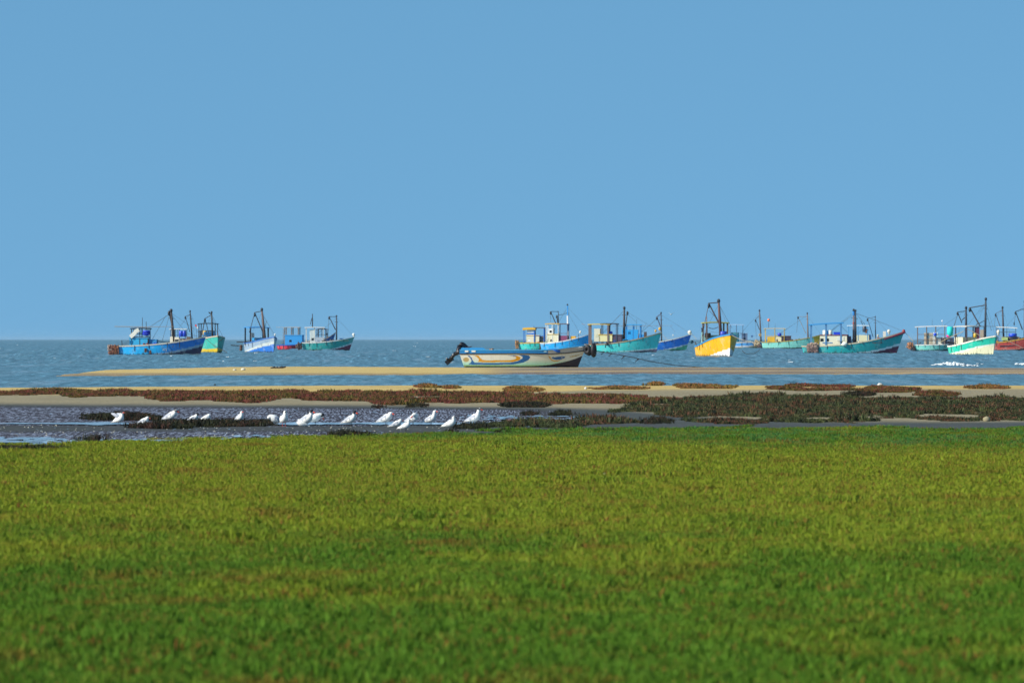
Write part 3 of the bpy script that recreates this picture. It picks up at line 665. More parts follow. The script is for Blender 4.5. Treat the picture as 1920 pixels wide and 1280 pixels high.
def decal_text(boat, txt, px, row, h, col, theta=0):
    """hull number painted on the near side"""
    cu = bpy.data.curves.new('lettering', 'FONT'); cu.body = txt; cu.size = h; cu.extrude = .006; cu.align_x = 'CENTER'; cu.align_y = 'CENTER'
    to = bpy.data.objects.new('lettering', cu); C.objects.link(to)
    dg = bpy.context.evaluated_depsgraph_get(); me = bpy.data.meshes.new_from_object(to.evaluated_get(dg)); bpy.data.objects.remove(to)
    o = bpy.data.objects.new('lettering', me); C.objects.link(o); me.materials.clear(); me.materials.append(paint(col, .6, .3))
    u = boat.l(px)/boat.L; z = boat.z(row); L = boat.L
    v = (boat.sheer(u)-z)/(boat.sheer(u)+.5); k = (.10+.75*u*u)*v**1.25; du = .02
    def yy_(u_): v_ = (boat.sheer(u_)-z)/(boat.sheer(u_)+.5); return boat.hb(u_)*(1-(.10+.75*u_*u_)*v_**1.25)
    ang = math.atan2(yy_(u-du)-yy_(u+du), 2*du*L); v2 = v+.04
    flare = math.atan2((yy_(u)-boat.hb(u)*(1-(.10+.75*u*u)*v2**1.25)), .04*(boat.sheer(u)+.5))
    o.parent = boat.h; o.location = (boat.l(px), -yy_(u)-.06, z); o.rotation_euler = (R(90)-(-flare), 0, ang); return o

G = '#2a2624'
# 1 long blue trawler on the far left
b = Boat('long blue trawler with pale rail and brown net bundle at its stern, leftmost of all', 665.3, 208, 387, 648.5, 630.5, 5, 3.2, '#1e98cc', '#b9b2a0', base2='#1868b0', boot='#2c2440', stripe='#7f8fa0', bc=(.5, -.05, 1.15), sw=.35, sheer_p=2.3, rake=.9)
b.bundle(216, 657, 1.5, 1.4, '#6e4636'); b.bundle(209, 652, .7, .8, '#b09a8a', n=7, name='stern_sack'); b.bundle(222, 655, .7, 1.3, '#8a5a40', n=9)
b.cabin(262, 2.4, 1.9, 634, '#2e9cc8', '#3a8fb4', win=((-.8, .6),), wcol='#155a86'); b.canopy(264, 2.5, 2.1, 615, '#3a3434', G, bars=(.55, .72), n=3)
b.line(262, [(250, 632), (264, 621)], .01, '#3a3434')
b.thing('tarpaulin', MB().box((b.l(254), -1.1, b.z(625)), (1.35, .12, .5), Matrix.Rotation(-R(42), 3, 'Y')).box((b.l(259), -1.12, b.z(620)), (.6, .14, .5), Matrix.Rotation(-R(30), 3, 'Y')), paint('#d5d2c4', .8), 'white folded tarpaulin slung under the canopy of the long blue trawler', 'tarpaulin', False)
b.thing('tarpaulin', MB().ell((b.l(276), -1.0, b.z(625)), (.5, .3, .3), 10, 7, .1).box((b.l(277), -1.05, b.z(621.5)), (.85, .5, .28)), paint('#1232b4', .6), 'bright blue tarpaulin bundle hanging in the canopy of the long blue trawler', 'tarpaulin')
b.mast(266, 595, 1, .045, G); b.mast(274, 603, 0, .05, G); p = b.mast(326.5, 583, -5.5, .17, '#332a28')
b.rig(326.5, 583, (317, 583.5), (325, 622), -5.5, r=.08)
b.cabin(288, 1.0, 1.4, 636, '#2b7fb2', None, win=()); b.cabin(322, .35, .5, 631, '#d8d2bc', None, win=()); b.cabin(332, .55, .6, 632, '#d8d2bc', None, win=((0, .5),)); b.cabin(354, .5, .6, 631, '#6a5a4e', None, win=())
b.pole(262, (217, 612), (330, 612), .05, '#9a8a74', -1.2); b.pole(302, (293, 639), (318, 641), .06, G)
b.line(326.5, [(311, 592), (285, 637)], .02); b.line(326.5, [(322, 590), (350, 625), (380, 633)], .016); b.line(326.5, [(318, 590), (304, 640)], .02)
b.bundle(277, 657, .35, .6, '#5a3a2c', n=5); b.bundle(286, 660, .3, .5, '#5a3a2c', n=5); decal_text(b, 'X5', 312, 655.5, .5, '#c9c2b0')
# 2 trawler hidden behind it
b = Boat('trawler mostly hidden behind the long blue one, only canopy and poles showing', 654.5, 305, 380, 644, 639, 6, 3.2, '#3d6f9a', '#8c8578', bc=(.5, 0, .5))
b.canopy(335, 3.6, 2.2, 616.5, '#c8c6bc', '#2a3a60', n=3, bars=(.6,)); b.cabin(325, .6, 1.9, 617, '#b8bab2', None, win=(), bot=645); b.cabin(342, 1.2, 1.2, 634, '#9a8c7a', None, win=())
b.mast(361, 584, -4.5, .16, '#2e2828'); b.rig(361, 590, (347.5, 593), (356, 622), -4, r=.07)
b.drum(341, 620, '#1a3eb0', 'left blue drum in the boat hidden behind the long blue trawler', .42, 1.2, -.9); b.drum(347, 620, '#1a3eb0', 'right blue drum in the boat hidden behind the long blue trawler', .38, 1.2, -.9)
b.line(361, [(358, 590), (366, 636)], .02)
# 3 green and yellow, bow on
b = Boat('green and yellow trawler seen bow-on just behind the long blue one', 661.2, 372, 411, 637, 629.5, 76, 3.3, '#35988a', '#b4a690', boot='#1c2d45', lower='#b49a24', bc=(.9, -.05, .1), full=3.2, rake=.5)
b.canopy(388, 2.2, 2.9, 606, '#1d3038', G, n=2); b.canopy(384, 1.2, 2.4, 620, '#3a2f2c', G, n=2)
b.mast(398.5, 586, -2, .13, G); b.rig(398.5, 590, (384, 597), (378, 629), -2, r=.07); b.rig(398.5, 590, (384, 597), (391, 624), -2, r=.05, strut=False); b.pole(398.5, (391, 585), (398, 590), .09, G, name='mast_arm')
b.cabin(390, 1.2, 1.5, 622, '#2e72a4', None, win=()); b.drum(388, 620, '#c9a022', 'yellow drum on deck of the green and yellow bow-on trawler', .3, .6, -.5); b.mast(411, 624, 0, .06, '#6a4a34'); b.mast(413, 632, 11, .05, G, base=640)
b.line(399, [(398, 592), (418, 632)], .02); b.line(411, [(389, 635), (407, 651), (424, 658), (436, 666)], .035, '#6a5a48', 'anchor_rope')
fl = MB(); fl.tube([b.P(385, 366, 616), b.P(385, 364, 600)], .03, 5)
# flag on a pole
p = b.P(385, 365, 610); fo_ = empty('flag', b.o.matrix_basis @ Vector((p.x, p.y, .9)), 0, label='small red and white pennant on a thin pole between the two left masts', cat='flag')
MB().tube([(0, 0, 0), (0, 0, 3.2)], .02, 5).build('flag_pole', paint(G), fo_); zf = b.z(610)-.9
MB().box((-.08, 0, zf), (.26, .02, .3)).build('red_field', paint('#d0403c', .8), fo_); MB().box((.12, 0, zf-.3), (.2, .022, .32)).build('white_field', paint('#d8d8d8', .8), fo_)
# 4 silver and blue
b = Boat('silver grey trawler with bright blue bottom and blue canopy, bow towards the shore', 660.5, 455, 517, 643, 631, 66, 3.2, '#7c8fa0', '#3a6cae', boot='#2563ae', stripe='#a9b0ac', bc=(.05, .05, 1.25), sw=.5, full=3.0, rake=.5)
b.canopy(480, 2.6, 3.4, 613, '#2a7dbb', '#20242e', n=2, tilt=.03, bars=(.2,), pr=.09); b.cabin(483, 1.2, 1.6, 633, '#2a83b4', None, win=())
b.cabin(471, .3, .5, 624, '#c9ccc6', None, win=(), bot=645)
b.mast(498, 581, -6.5, .19, '#5a4740'); b.rig(498, 583, (478, 586), (494, 624), -6, r=.08); b.rig(498, 584, (478, 587), (468, 623), -6, r=.05, strut=False); b.bundle(455, 652, .5, .9, '#5a4438', lat=-1.7, n=8)
b.pole(470, (441, 641), (472, 640), .09, '#3a302c'); b.pole(460, (429, 647), (453, 648), .08, '#2a2624', name='tow_spar'); b.knob(518, 627, '#c8c8c4', .17); b.line(498, [(500, 601), (498, 612)], .04); b.line(498, [(494, 592), (516, 628)], .018)
# 5 red with blue cabin
b = Boat('small red hulled trawler with bright blue deckhouse and empty wooden frame above', 655.3, 519, 568, 647, 646, 8, 2.9, '#c2283c', '#2b4fa8', bc=(.9, -.1, .1), sheer_p=1.5)
b.cabin(552, 3.4, 2.1, 628.5, '#2888c6', '#2f93cc', win=((-.35, .5),)); b.canopy(548, 3.2, 2.0, 613.5, '#a59d90', '#6c5f55', n=3, bars=(.6,), thick=.06, pr=.09)
b.mast(531, 616, 0, .05, '#6c5f55'); b.bundle(562, 650, 1.0, 1.0, '#5c463c', lat=-1.7); b.pole(552, (520, 613.5), (566, 613), .05, '#b8b0a0', -1.3)
# 6 wooden trawler hidden behind the teal one
b = Boat('blue and bare wood bow of a trawler hidden behind the teal and white one', 651.5, 573, 630, 640, 622.5, 8, 2.6, '#2f568c', '#9a8468', bc=(.5, -.1, .2), sheer_p=3)
b.canopy(604, 3.0, 2.2, 617, '#5a6270', '#3c4654', n=3, bars=(.55,))
# 7 teal
b = Boat('teal trawler with white rail and white posts, rightmost boat of the left group', 656.3, 566, 665, 642.5, 631, -4, 2.9, '#25908a', '#dcdcd2', boot='#6c2440', stripe='#d8d8d4', bc=(.45, -.05, 1.15), sw=.22, sheer_p=2.2, rake=1.1)
b.bundle(562, 648, 1.0, 1.5, '#4a3c38'); b.bundle(559, 649, .8, 1.3, '#5c4a44', lat=-.6)
b.cabin(586, .9, 1.5, 618, '#ccd2cc', None, win=((0, .35),)); b.cabin(597, 1.6, 1.8, 632, '#aeb8c0', None, win=((0, .4),), wcol='#8c98a8'); b.canopy(590, 3.7, 2.0, 613.5, '#cfccc0', '#c4c2b8', n=3); b.canopy(604, 1.6, 1.8, 616, '#565c64', '#44505c', n=2, bars=(.6,))
b.mast(586, 588, 0, .09, G, base=614); b.mast(631, 593, 0, .13, '#33373f'); b.rig(631, 593.5, (617, 593.5), (629, 618), 0, drop=(614, 625), r=.08); b.knob(663, 627, '#d8d8d0', .26); b.line(586, [(582, 608), (585, 596)], .07, G); decal_text(b, 'IVB 2305', 644, 638.5, .55, '#bfb48c')
b.drum(613, 625, '#22262e', 'dark float hanging on the hoist line of the teal trawler', .12, .3, 0)

# 8 yellow rimmed stern, 9 blue with white bow stripe
b = Boat('sky blue trawler with broad white rail and blue and white mast behind the grounded boat', 657, 1013, 1110, 643.5, 624.5, 10, 3.2, '#2095d4', '#e0e0dc', boot='#2085c4', stripe='#dde0da', bc=(.55, .1, 1.0), sw=.3, sheer_p=1.9, rake=.9, transom=.85, bowc='#2095d4')
b.cabin(1038, 2.0, 2.0, 627, '#d6cfae', '#d9b13c', win=((-.2, .4),)); b.cabin(1034, .9, 1.6, 616, '#d8dcdc', None, win=((0, .55),), bot=628); b.canopy(1037, 2.6, 2.3, 606.5, '#d8a92c', '#d8d8d0', n=3)
b.canopy(1057, 1.9, 1.9, 607, '#5c4440', '#5c5460', n=2, bars=(.5,)); b.mast(1065, 572, -1, .13, '#2080c0', bands=((.15, .3, '#e0e0e0'), (.5, .72, '#e0e0e0')))
b.mast(1047, 583, 0, .08, G, base=607); b.rig(1047, 584, (1032.5, 584), (1042, 606), 0, r=.08, drop=(1032.5, 604)); b.rig(1047, 589, (1044, 591), (1046, 606), 0, r=.1, strut=False); b.pole(1055, (1047, 590.5), (1064, 587), .05, G, name='mast_arm')
b.cabin(1058, 1.6, 1.5, 629, '#7a3a5c', None, win=()); b.cabin(1075, .9, .9, 630, '#d0a02a', None, win=()); b.knob(1089, 622, '#d4d0c4', .2, -.6); b.knob(1107, 620, '#4a6a2a', .16)
b.line(1064, [(1066, 589), (1086, 622)], .016)
# painted star on the bow
b2 = b
b = Boat('turquoise trawler with yellow rail and blue striped cabin, left of the blue and white mast', 656, 972, 1045, 643, 640, 6, 3.0, '#30b4a8', '#d6a92e', bc=(.9, -.1, .1), sheer_p=2, rake=.5)
b.cabin(1000, 2.4, 2.0, 629, '#d9d2b4', '#d6a92e', win=((-.5, .45),), wcol='#e8e8e0'); b.cabin(996, 1.4, 1.8, 618, '#d4dce0', None, win=(), bot=629)
for rr_, cc_ in ((625.5, '#2068b8'),): MB().box((b.l(996), 0, b.z(rr_)), (1.44, 1.84, .3)).build('cabin_band', paint(cc_, .5), b.o)
b.canopy(993, 2.4, 2.5, 614.5, '#dcaa2a', '#1e62ae', n=2, thick=.35, tilt=-.02); b.canopy(1012, 2.2, 2.3, 614, '#54463c', '#1f5fae', n=2, bars=(.5,), pr=.09)
b.cabin(1014, 1.2, 1.2, 630, '#6a6460', None, win=()); b.bundle(971, 646, .8, 1.6, '#a07850'); b.bundle(1015, 649, .5, 1.2, '#4a3428', n=9); b.mast(1001, 610, 0, .04, G)
# 10 teal with cream wheelhouse
b = Boat('pale turquoise trawler with yellow bow top, cream wheelhouse and tall dark mast, centre right', 660.8, 1096, 1240, 646, 622.8, 7, 3.4, '#42b8b2', '#a08f6c', boot='#5c5064', bc=(.4, .06, .5), stripe='#c8d6c8', sw=.14, bowc='#42b8b2', sheer_p=2.1, rake=.9, deck='#b49a6c')
b.cabin(1121, .9, 2.2, 616, '#cfcab0', None, win=((0, .45),), wcol='#c4c0a0', bot=640); b.cabin(1137, 2.0, 2.2, 627.5, '#d8cf98', '#d8b13c', win=(), bot=640); b.cabin(1153, 2.2, 2.0, 628, '#4a3c4c', '#5c3a2c', win=((0, .4),), wcol='#3a4a78')
b.canopy(1124, 3.4, 2.5, 607.5, '#cfb24c', '#6b5c58', n=2, pr=.12); b.canopy(1143, 2.7, 2.4, 606.5, '#343034', '#3a4860', n=2, bars=(.5,)); b.mast(1170, 578, 0.5, .17, '#3a3230', base=636)
b.rig(1170, 578, (1176.5, 584), (1173, 612), 0, r=.07, strut=False); b.line(1170, [(1178, 590), (1192, 603)], .015); b.pole(1105, (1090, 607), (1100, 608), .03, '#b0a0a0')
b.knob(1237, 616, '#d0a030', .22); b.knob(1229, 620, '#c89a38', .17); b.cabin(1210, .4, .4, 622, '#4a3a30', None, win=()); b.bundle(1141, 644, .4, .6, '#2a2420', n=5)
b.drum(1145, 621, '#2a44c0', 'blue box drum on top of the cream wheelhouse', .34, .5, -.6)
for px, row, ww, hh in ((1236, 629, 1.0, .7), (1226, 634, 1.5, .3),):
    pass
# 11 blue behind
b = Boat('bright blue trawler with white rail and green forefoot beside the bright yellow trawler', 657.2, 1165, 1297, 645, 625.5, 4, 3.0, '#1f6cc0', '#d8d4c4', boot='#3c8a70', stripe='#dcdcd0', bc=(.5, -.1, 1.05), sw=.2, sheer_p=2.4, rake=1.2)
b.cabin(1182, 2.8, 2.0, 618, '#2898d4', None, win=((-.1, .8),), wcol='#1b5c8c'); b.cabin(1198, 2.2, 1.8, 627, '#2a8cc8', None, win=()); b.canopy(1188, 3.0, 2.1, 608.5, '#2a90c8', '#2478b4', n=3, pr=.1)
b.mast(1240.5, 587, -1, .12, '#3a3a40'); b.rig(1240.5, 588, (1231.5, 594), (1240, 616), -1, r=.08, col='#3c2c44'); b.pole(1200, (1150, 611), (1262, 610), .05, '#8a9094', -1.1); b.pole(1260, (1267, 640), (1302, 641.5), .09, '#3c3440', name='tow_spar')
b.knob(1293, 623, '#d4ccb8', .35); b.knob(1262, 628, '#c8d0cc', .12); b.line(1297, [(1297, 626), (1306, 636)], .04, '#b8b0a0', 'anchor_rope'); b.line(1245, [(1241, 626), (1258, 644)], .03, '#b8b0a0'); b.line(1240, [(1257, 611), (1266, 623)], .013, '#6a5050'); b.line(1279, [(1278, 656), (1284, 664), (1292, 666)], .03, '#3a3a3a', 'anchor_rope')
b.mast(1193.5, 598, 0, .03, G); b.line(1205, [(1203, 622), (1212, 605)], .015)
# 12 yellow bow-on
b = Boat('bright yellow trawler with blue rail, bow towards the shore, nearest in the bay', 668.3, 1305, 1367, 649, 626.5, 77, 3.4, '#dc960c', '#2a82b8', boot='#e0dccb', bc=(.45, -.02, .95), full=3.6, rake=.55, sheer_p=1.4, transom=.9)
b.canopy(1342, 2.0, 2.9, 604, '#a49a26', '#6a5a50', n=2, pr=.08); b.mast(1351, 565, -4, .17, '#5c3f38', base=630); b.rig(1351, 567, (1328.5, 568.5), (1348, 607), -3, r=.08, col='#4a3c3a'); b.rig(1351, 567, (1328.5, 569), (1319, 615), -3, r=.04, col='#5c4a42', strut=False)
b.line(1351, [(1319, 612), (1315, 622)], .07, '#22222e'); b.line(1351, [(1318, 620), (1313, 640)], .025); b.line(1351, [(1329, 582), (1346, 600)], .02); b.line(1351, [(1350, 575), (1372, 615)], .018); b.line(1351, [(1328, 614), (1346, 613)], .04, '#2e2c34', sag=.15)
b.mast(1328, 593, 0, .06, '#7a4c30', base=636); b.cabin(1335, 1.4, 2.0, 628, '#8cb8b4', None, win=()); b.mast(1322, 617, -2, .1, '#7cb4ac', base=646)
b.drum(1351, 621, '#1c3cae', 'blue drum beside the mast of the yellow trawler', .42, .8, .3); b.drum(1338, 624, '#3c2c22', 'brown barrel on the deck of the yellow trawler', .35, .5, -.6)
b.line(1367, [(1366, 626), (1405, 640), (1420, 643)], .035, '#c8bfa8', 'anchor_rope', .2); b.line(1386, [(1385, 657), (1400, 662), (1418, 654)], .035, '#3a3a3a', 'anchor_rope', .2); b.bundle(1309, 641, .5, .4, '#1c4a5c', lat=-1.8, n=5); b.line(1310, [(1309, 641), (1315, 660)], .06, '#5c4a38')
# 13 behind
b = Boat('white and light blue striped trawler partly hidden behind the bright yellow one', 652.6, 1368, 1440, 642, 640, 3, 3.2, '#4a8fc4', '#d8d6c8', boot='#8c8468', stripe='#d0d4d0', bc=(.02, .25, .5), sw=.35, sheer_p=1.5)
b.canopy(1381, 3.4, 2.4, 608.5, '#9ab4cc', '#4c5c74', n=3, bars=(.55,)); b.cabin(1378, 1.8, 1.6, 623, '#3a8890', None, win=()); b.cabin(1396, 1.3, 1.6, 625, '#5c6f8c', '#8ca0b4', win=((0, .5),)); b.bundle(1420, 643, 1.6, 1.5, '#a8906c', lat=-1.9); b.bundle(1424, 649, 1.2, 1.0, '#5c4c48', lat=-2.0)
b.mast(1427, 582.5, -3, .17, '#5c4a40'); b.rig(1427, 590, (1416.5, 599), (1424, 618), -2, r=.07, strut=True, drop=(1418, 632)); b.knob(1410, 630, '#2c5c9c', .2)
b.bundle(1425, 628, .8, .7, '#b49a70', lat=-1.3, n=8)
# 14 light teal with yellow ends
b = Boat('pale green trawler with yellow bow, cream canopy and orange ball on a pole', 653.3, 1428, 1540, 641.5, 627, 5, 3.0, '#7cc2b2', '#b89a3c', boot='#4a4a4c', bc=(.1, .12, .35), bowc='#d49c1c', sheer_p=2.2, rake=.8)
b.cabin(1446, 1.6, 2.0, 631, '#d4a92c', None, win=()); b.cabin(1459, 1.5, 2.0, 629, '#d8d0a8', None, win=()); b.cabin(1474, 2.1, 1.9, 630, '#3c3038', '#5c3c30', win=((0, .4),), wcol='#2c2c4c')
b.canopy(1453, 4.9, 2.4, 615.5, '#bcae84', '#c4a43c', n=3, bars=(.5,)); b.mast(1441.5, 602, 0, .04, G, base=616); ob = b.P(1441.5, 1441.5, 600)
b.thing('float_ball', MB().ell(tuple(ob), (.3, .3, .36), 12, 8), paint('#d87858', .5, .2), 'orange float ball on a pole above the cream canopy', 'buoy')
b.mast(1515, 588, -1.5, .15, '#7a665a'); b.rig(1515, 594, (1496, 593.5), (1511, 625), -1.5, r=.06, col='#8c8478', drop=(1493.5, 623)); b.drum(1462, 624, '#1e3cb0', 'blue drum under the cream canopy beside the orange ball', .42, .7, -.8); b.mast(1453.5, 607, 0, .025, G, base=616); b.bundle(1458, 638, .4, .6, '#2a2024', n=5)
b.line(1430, [(1434, 653), (1455, 660), (1484, 669)], .03, '#3a3a3c', 'anchor_rope'); b.line(1440, [(1444, 652), (1490, 665), (1508, 668)], .03, '#3a3a3c', 'anchor_rope')
# 15 hidden behind the teal & red
b = Boat('white roofed trawler with thin derrick standing behind the teal one with maroon bow', 655, 1575, 1680, 645, 638, 4, 3.2, '#6aa8a0', '#c8b070', sheer_p=2, bc=(.5, 0, .2))
b.cabin(1617, 2.6, 2.0, 628, '#d8d0a8', None, win=()); b.cabin(1627, 1.4, 1.6, 627, '#3c6c9c', None, win=()); b.canopy(1609, 4.4, 2.3, 610, '#cfdce0', '#3a86b8', n=3); b.bundle(1625, 621, .9, 1.0, '#8c5c3c', lat=-.9, n=10)
b.mast(1642, 594, -1, .1, '#3a3c44'); b.rig(1642, 594, (1626.5, 597), (1637, 632), -1.5, r=.06, col='#4a4a54'); b.pole(1618, (1614, 601), (1623, 620), .07, G); b.pole(1618, (1620, 605), (1624, 618), .05, G); b.drum(1621, 611, '#3a4250', 'grey drum under the white roof behind the teal and maroon trawler', .4, 1.2, -.8)
# 16 teal with maroon bow
b = Boat('large teal trawler with maroon bow, white stripe and blue canopy', 662.6, 1503, 1696, 648.8, 620.5, 4, 3.6, '#1f9494', '#c6bc9c', boot='#551d38', stripe='#c8d0d0', bc=(.6, -.02, 1.15), sw=.3, sheer_p=2.35, rake=1.3)
b.bundle(1524, 653, 1.9, 1.5, '#75605a', n=26); b.bundle(1526, 647, 1.3, .8, '#a08a78', n=14)
b.cabin(1563, 3.8, 2.4, 628.5, '#ddd8bc', '#7c2c34', win=((-.85, .62), (-.45, .62))); MB().box((b.l(1576), -1.225, b.z(635)), (1.0, .04, .5)).build('wall_panel', paint('#d8d8c8', .5), b.o)
MB().box((b.l(1552), -1.23, b.z(642.5)), (1.4, .03, .1)).build('cabin_band', paint('#3a7cb8', .5), b.o)
b.canopy(1549, 5.0, 2.7, 606.5, '#2284c0', '#4a7ca8', n=3, tilt=-.06, pr=.11); b.cabin(1582, 1.4, 2.0, 627, '#2c2444', None, win=()); b.cabin(1588, 1.2, 1.6, 630, '#3c3450', None, win=())
for k, (px, c_) in enumerate(((1547, '#e0dcc8'), (1551.5, '#2c84c0'), (1557, '#ddd8c4'))): b.drum(px, 619+k % 2, c_, ('left white', 'middle blue', 'right white')[k]+' drum stacked on the wheelhouse under the blue canopy', .3, .8, -.9)
b.thing('plastic_crate', MB().box((b.l(1570), -.9, b.z(625)), (1.0, .5, .32)).box((b.l(1570), -.9, b.z(622.7)), (1.08, .56, .05)), paint('#1a3cc8', .5, .1), 'bright blue crate on the wheelhouse roof of the teal and maroon trawler', 'crate', False)
b.mast(1600.5, 582, 0, .14, '#6c5c5c', bands=((.62, .66, '#a04038'), (.86, .98, '#2078b8'))); b.mast(1604.5, 583, -.5, .13, '#2e2a30'); b.line(1603, [(1606, 589), (1620, 606)], .02); b.line(1575, [(1578, 612), (1590, 624)], .018)
b.cabin(1658, .4, .5, 621, '#d0ccc0', None, win=()); b.knob(1666.5, 621, '#ccc8bc', .26, -.5); b.knob(1646, 629, '#b8b098', .16, -1.3); b.knob(1694, 620.5, '#8c2c2c', .24); b.pole(1580, (1575, 641), (1593, 643), .09, '#2c2c34', -1.8, 'deck_spar')
b.thing('white_sack', MB().ell((b.l(1584), -1.95, b.z(645)), (.4, .2, .3), 8, 6, .25), paint('#d8d8cc', .8), 'white sack hanging over the rail of the teal and maroon trawler', 'sack')
b.line(1696, [(1696, 623), (1712, 639)], .035, '#b8ac94', 'anchor_rope'); decal_text(b, 'OFRP-A 3210', 1645, 643, .26, '#8a3c30')
vs = []; MB().tube([(b.L*.80, -b.hb(.8)-.06, b.sheer(.8)-.28), (b.L*.9, -b.hb(.9)-.07, b.sheer(.9)-.22), (b.L*.97, -b.hb(.97)-.1, b.sheer(.97)-.2), (b.L+.03, -.06, b.fb-.12)], [.1, .15, .17, .16], 6).build('bow_strake', paint('#701c34', .6), b.o)
# 17 pale teal left of the green one
b = Boat('weathered pale turquoise trawler with long white canopy and boxy net bundle at its stern', 657.7, 1712, 1792, 646.5, 645, 5, 3.0, '#6ebcae', '#d8dcd4', boot='#3a3a3e', bc=(.05, .12, .3), sheer_p=1.6)
b.bundle(1708, 648, 1.4, 1.4, '#9a6c4c', n=18); b.bundle(1712, 654, 1.0, .9, '#3a3230', lat=-1.6); b.canopy(1746, 5.6, 2.4, 611.5, '#d4d0c8', '#6c5a50', n=4, bars=(.35, .6), tilt=-.03, pr=.07)
b.cabin(1741, 1.5, 1.8, 624, '#bcae94', None, win=((0, .7),), wcol='#8a9a9c'); b.cabin(1758, 2.4, 1.8, 632, '#c8c8bc', None, win=()); b.cabin(1776, 2.2, 1.8, 633, '#343848', None, win=((.2, .6),), wcol='#6c7c8c'); b.mast(1766.5, 603, 0, .025, '#8a8a8a', base=612); b.mast(1748, 598, 0, .02, G, base=612)
ob = b.P(1766.5, 1766.5, 601.5); b.thing('white_ball', MB().ell(tuple(ob), (.14, .14, .14), 8, 6), paint('#f0f0f0', .5, 0), 'small white buoy ball on a thin rod above the long white canopy', 'lamp')  # plain white buoy on the antenna rod, gives no light
b.mast(1811, 577.5, 0, .19, '#2e2c34', base=636); b.rig(1811, 583, (1795, 585), (1803, 605), 0, r=.08, drop=(1786, 618)); b.pole(1811, (1803, 600), (1812, 592), .09, G); b.line(1811, [(1795, 590), (1783, 632)], .02); b.line(1811, [(1783, 617), (1785, 625)], .08, '#20242c')
b.bundle(1754, 627, .9, .8, '#b8c0b8', lat=-1.1, n=8); b.drum(1753.5, 624, '#1a48c4', 'small blue drum under the long white canopy', .25, .5, -1.2); b.line(1700, [(1697, 623), (1712, 640)], .02, '#c0b090')
# 18 red with yellow, cut by the right edge
b = Boat('brick red trawler with yellow rail cut off by the right edge of the picture', 656.8, 1852, 1975, 642, 616, 5, 3.1, '#9c3c34', '#c89a30', boot='#4c2c2c', stripe='#b86a5c', bc=(.2, .1, .9), sw=.3, sheer_p=2.0)
b.cabin(1896, 3.0, 1.9, 631, '#6c5a50', None, win=()); b.drum(1899, 625, '#1e48c8', 'blue tub on the deck of the brick red trawler', .75, .6, -.6); b.canopy(1888, 3.8, 2.3, 613.5, '#d8d8d0', '#3c4a5c', n=3, bars=(.3, .7), tilt=.05)
b.mast(1921, 566, 0, .15, '#4a3c3c'); b.rig(1921, 578, (1904, 584), (1917, 618), 0, r=.09, drop=(1902, 606)); b.line(1921, [(1901.5, 604), (1901.5, 610)], .1, '#22242c'); b.thing('green_crate', MB().box((b.l(1884), -.8, b.z(635)), (1.1, .8, .55)), paint('#a8c070', .6), 'pale green crate on the deck of the brick red trawler', 'crate', False)
# 19 behind green one
b = Boat('dark trawler with maroon cabin between the green bow-on and brick red trawlers', 655, 1812, 1900, 644, 640, 5, 3.0, '#5c4a4a', '#9c8c70', sheer_p=2, bc=(.5, 0, .2))
b.canopy(1848, 5.0, 2.3, 611.5, '#5c7c94', '#3c3440', n=3); b.cabin(1832, 1.0, 1.9, 613, '#5c2034', None, win=((-.1, .5),)); b.cabin(1842, .9, 1.8, 618, '#a89884', None, win=())
b.mast(1882, 577, -2.5, .18, '#3a3438'); b.rig(1882, 581, (1866.5, 588), (1876, 615), -2.5, r=.07, col='#54484c', drop=(1864, 612))
# 20 green and white bow-on
b = Boat('green trawler with cream bottom and the tallest dark mast, bow towards the shore', 665.6, 1780, 1863, 649, 629.5, 58, 3.6, '#1ea68c', '#d8d4c4', boot='#cdc7a4', stripe='#cfd8c0', bc=(.02, .12, 1.3), sw=.2, full=3.2, rake=.7, sheer_p=1.6, transom=.8)
b.mast(1845, 561.5, 1.5, .14, '#2c3440', base=640); b.rig(1845, 572, (1816.5, 577), (1836, 612), 1, r=.09, col='#4c4c50'); b.pole(1845, (1828, 609), (1850, 597), .05, G, name='mast_arm'); b.line(1845, [(1833, 588), (1842, 577)], .015); b.line(1845, [(1846, 580), (1857, 620)], .02)
b.canopy(1820, 2.8, 3.2, 611, '#c8c0b0', '#3c3440', n=2); b.cabin(1813, 1.7, 2.2, 632, '#cfc9a8', None, win=(), bot=645); b.mast(1796, 630, 0, .15, '#d4c8a4', base=648); b.pole(1800, (1780, 641), (1802, 643), .15, '#20222c')
g1 = b.P(1801, 1801, 622); g2 = b.P(1801, 1800, 629)
b.thing('fabric_roll', MB().tube([g1+Vector((.1, -1.4, -.55)), g1+Vector((.1, -1.4, 0)), g1+Vector((.1, -1.4, .65))], [.34, .38, .36], 12), paint('#1cc8c0', .7, .2), 'bright cyan fabric roll standing at the stern of the green bow-on trawler', 'fabric')
b.thing('pink_bag', MB().ell(tuple(g2+Vector((0, -1.45, -.05))), (.36, .3, .22), 10, 6, .12), paint('#d03884', .7, .1), 'pink bag tied below the cyan roll', 'bag')
b.knob(1867, 622, '#d0c8b4', .26); b.line(1860, [(1811, 617), (1826, 625), (1836, 630)], .04, '#b8a478', 'anchor_rope'); b.line(1836, [(1806, 621), (1776, 634), (1762, 642)], .04, '#b8a478', 'anchor_rope'); b.drum(1838, 625, '#d0a83c', 'mustard float tied to the rail of the green bow-on trawler', .2, .5, -.9)
b.line(1868, [(1866, 628), (1885, 639), (1912, 652)], .03, '#a89c88', 'anchor_rope'); decal_text(b, 'SP 2318', 1848, 638, .42, '#17624e')
b.pole(1867, (1870, 649), (1902, 647), .11, '#2c2434', name='tow_spar')

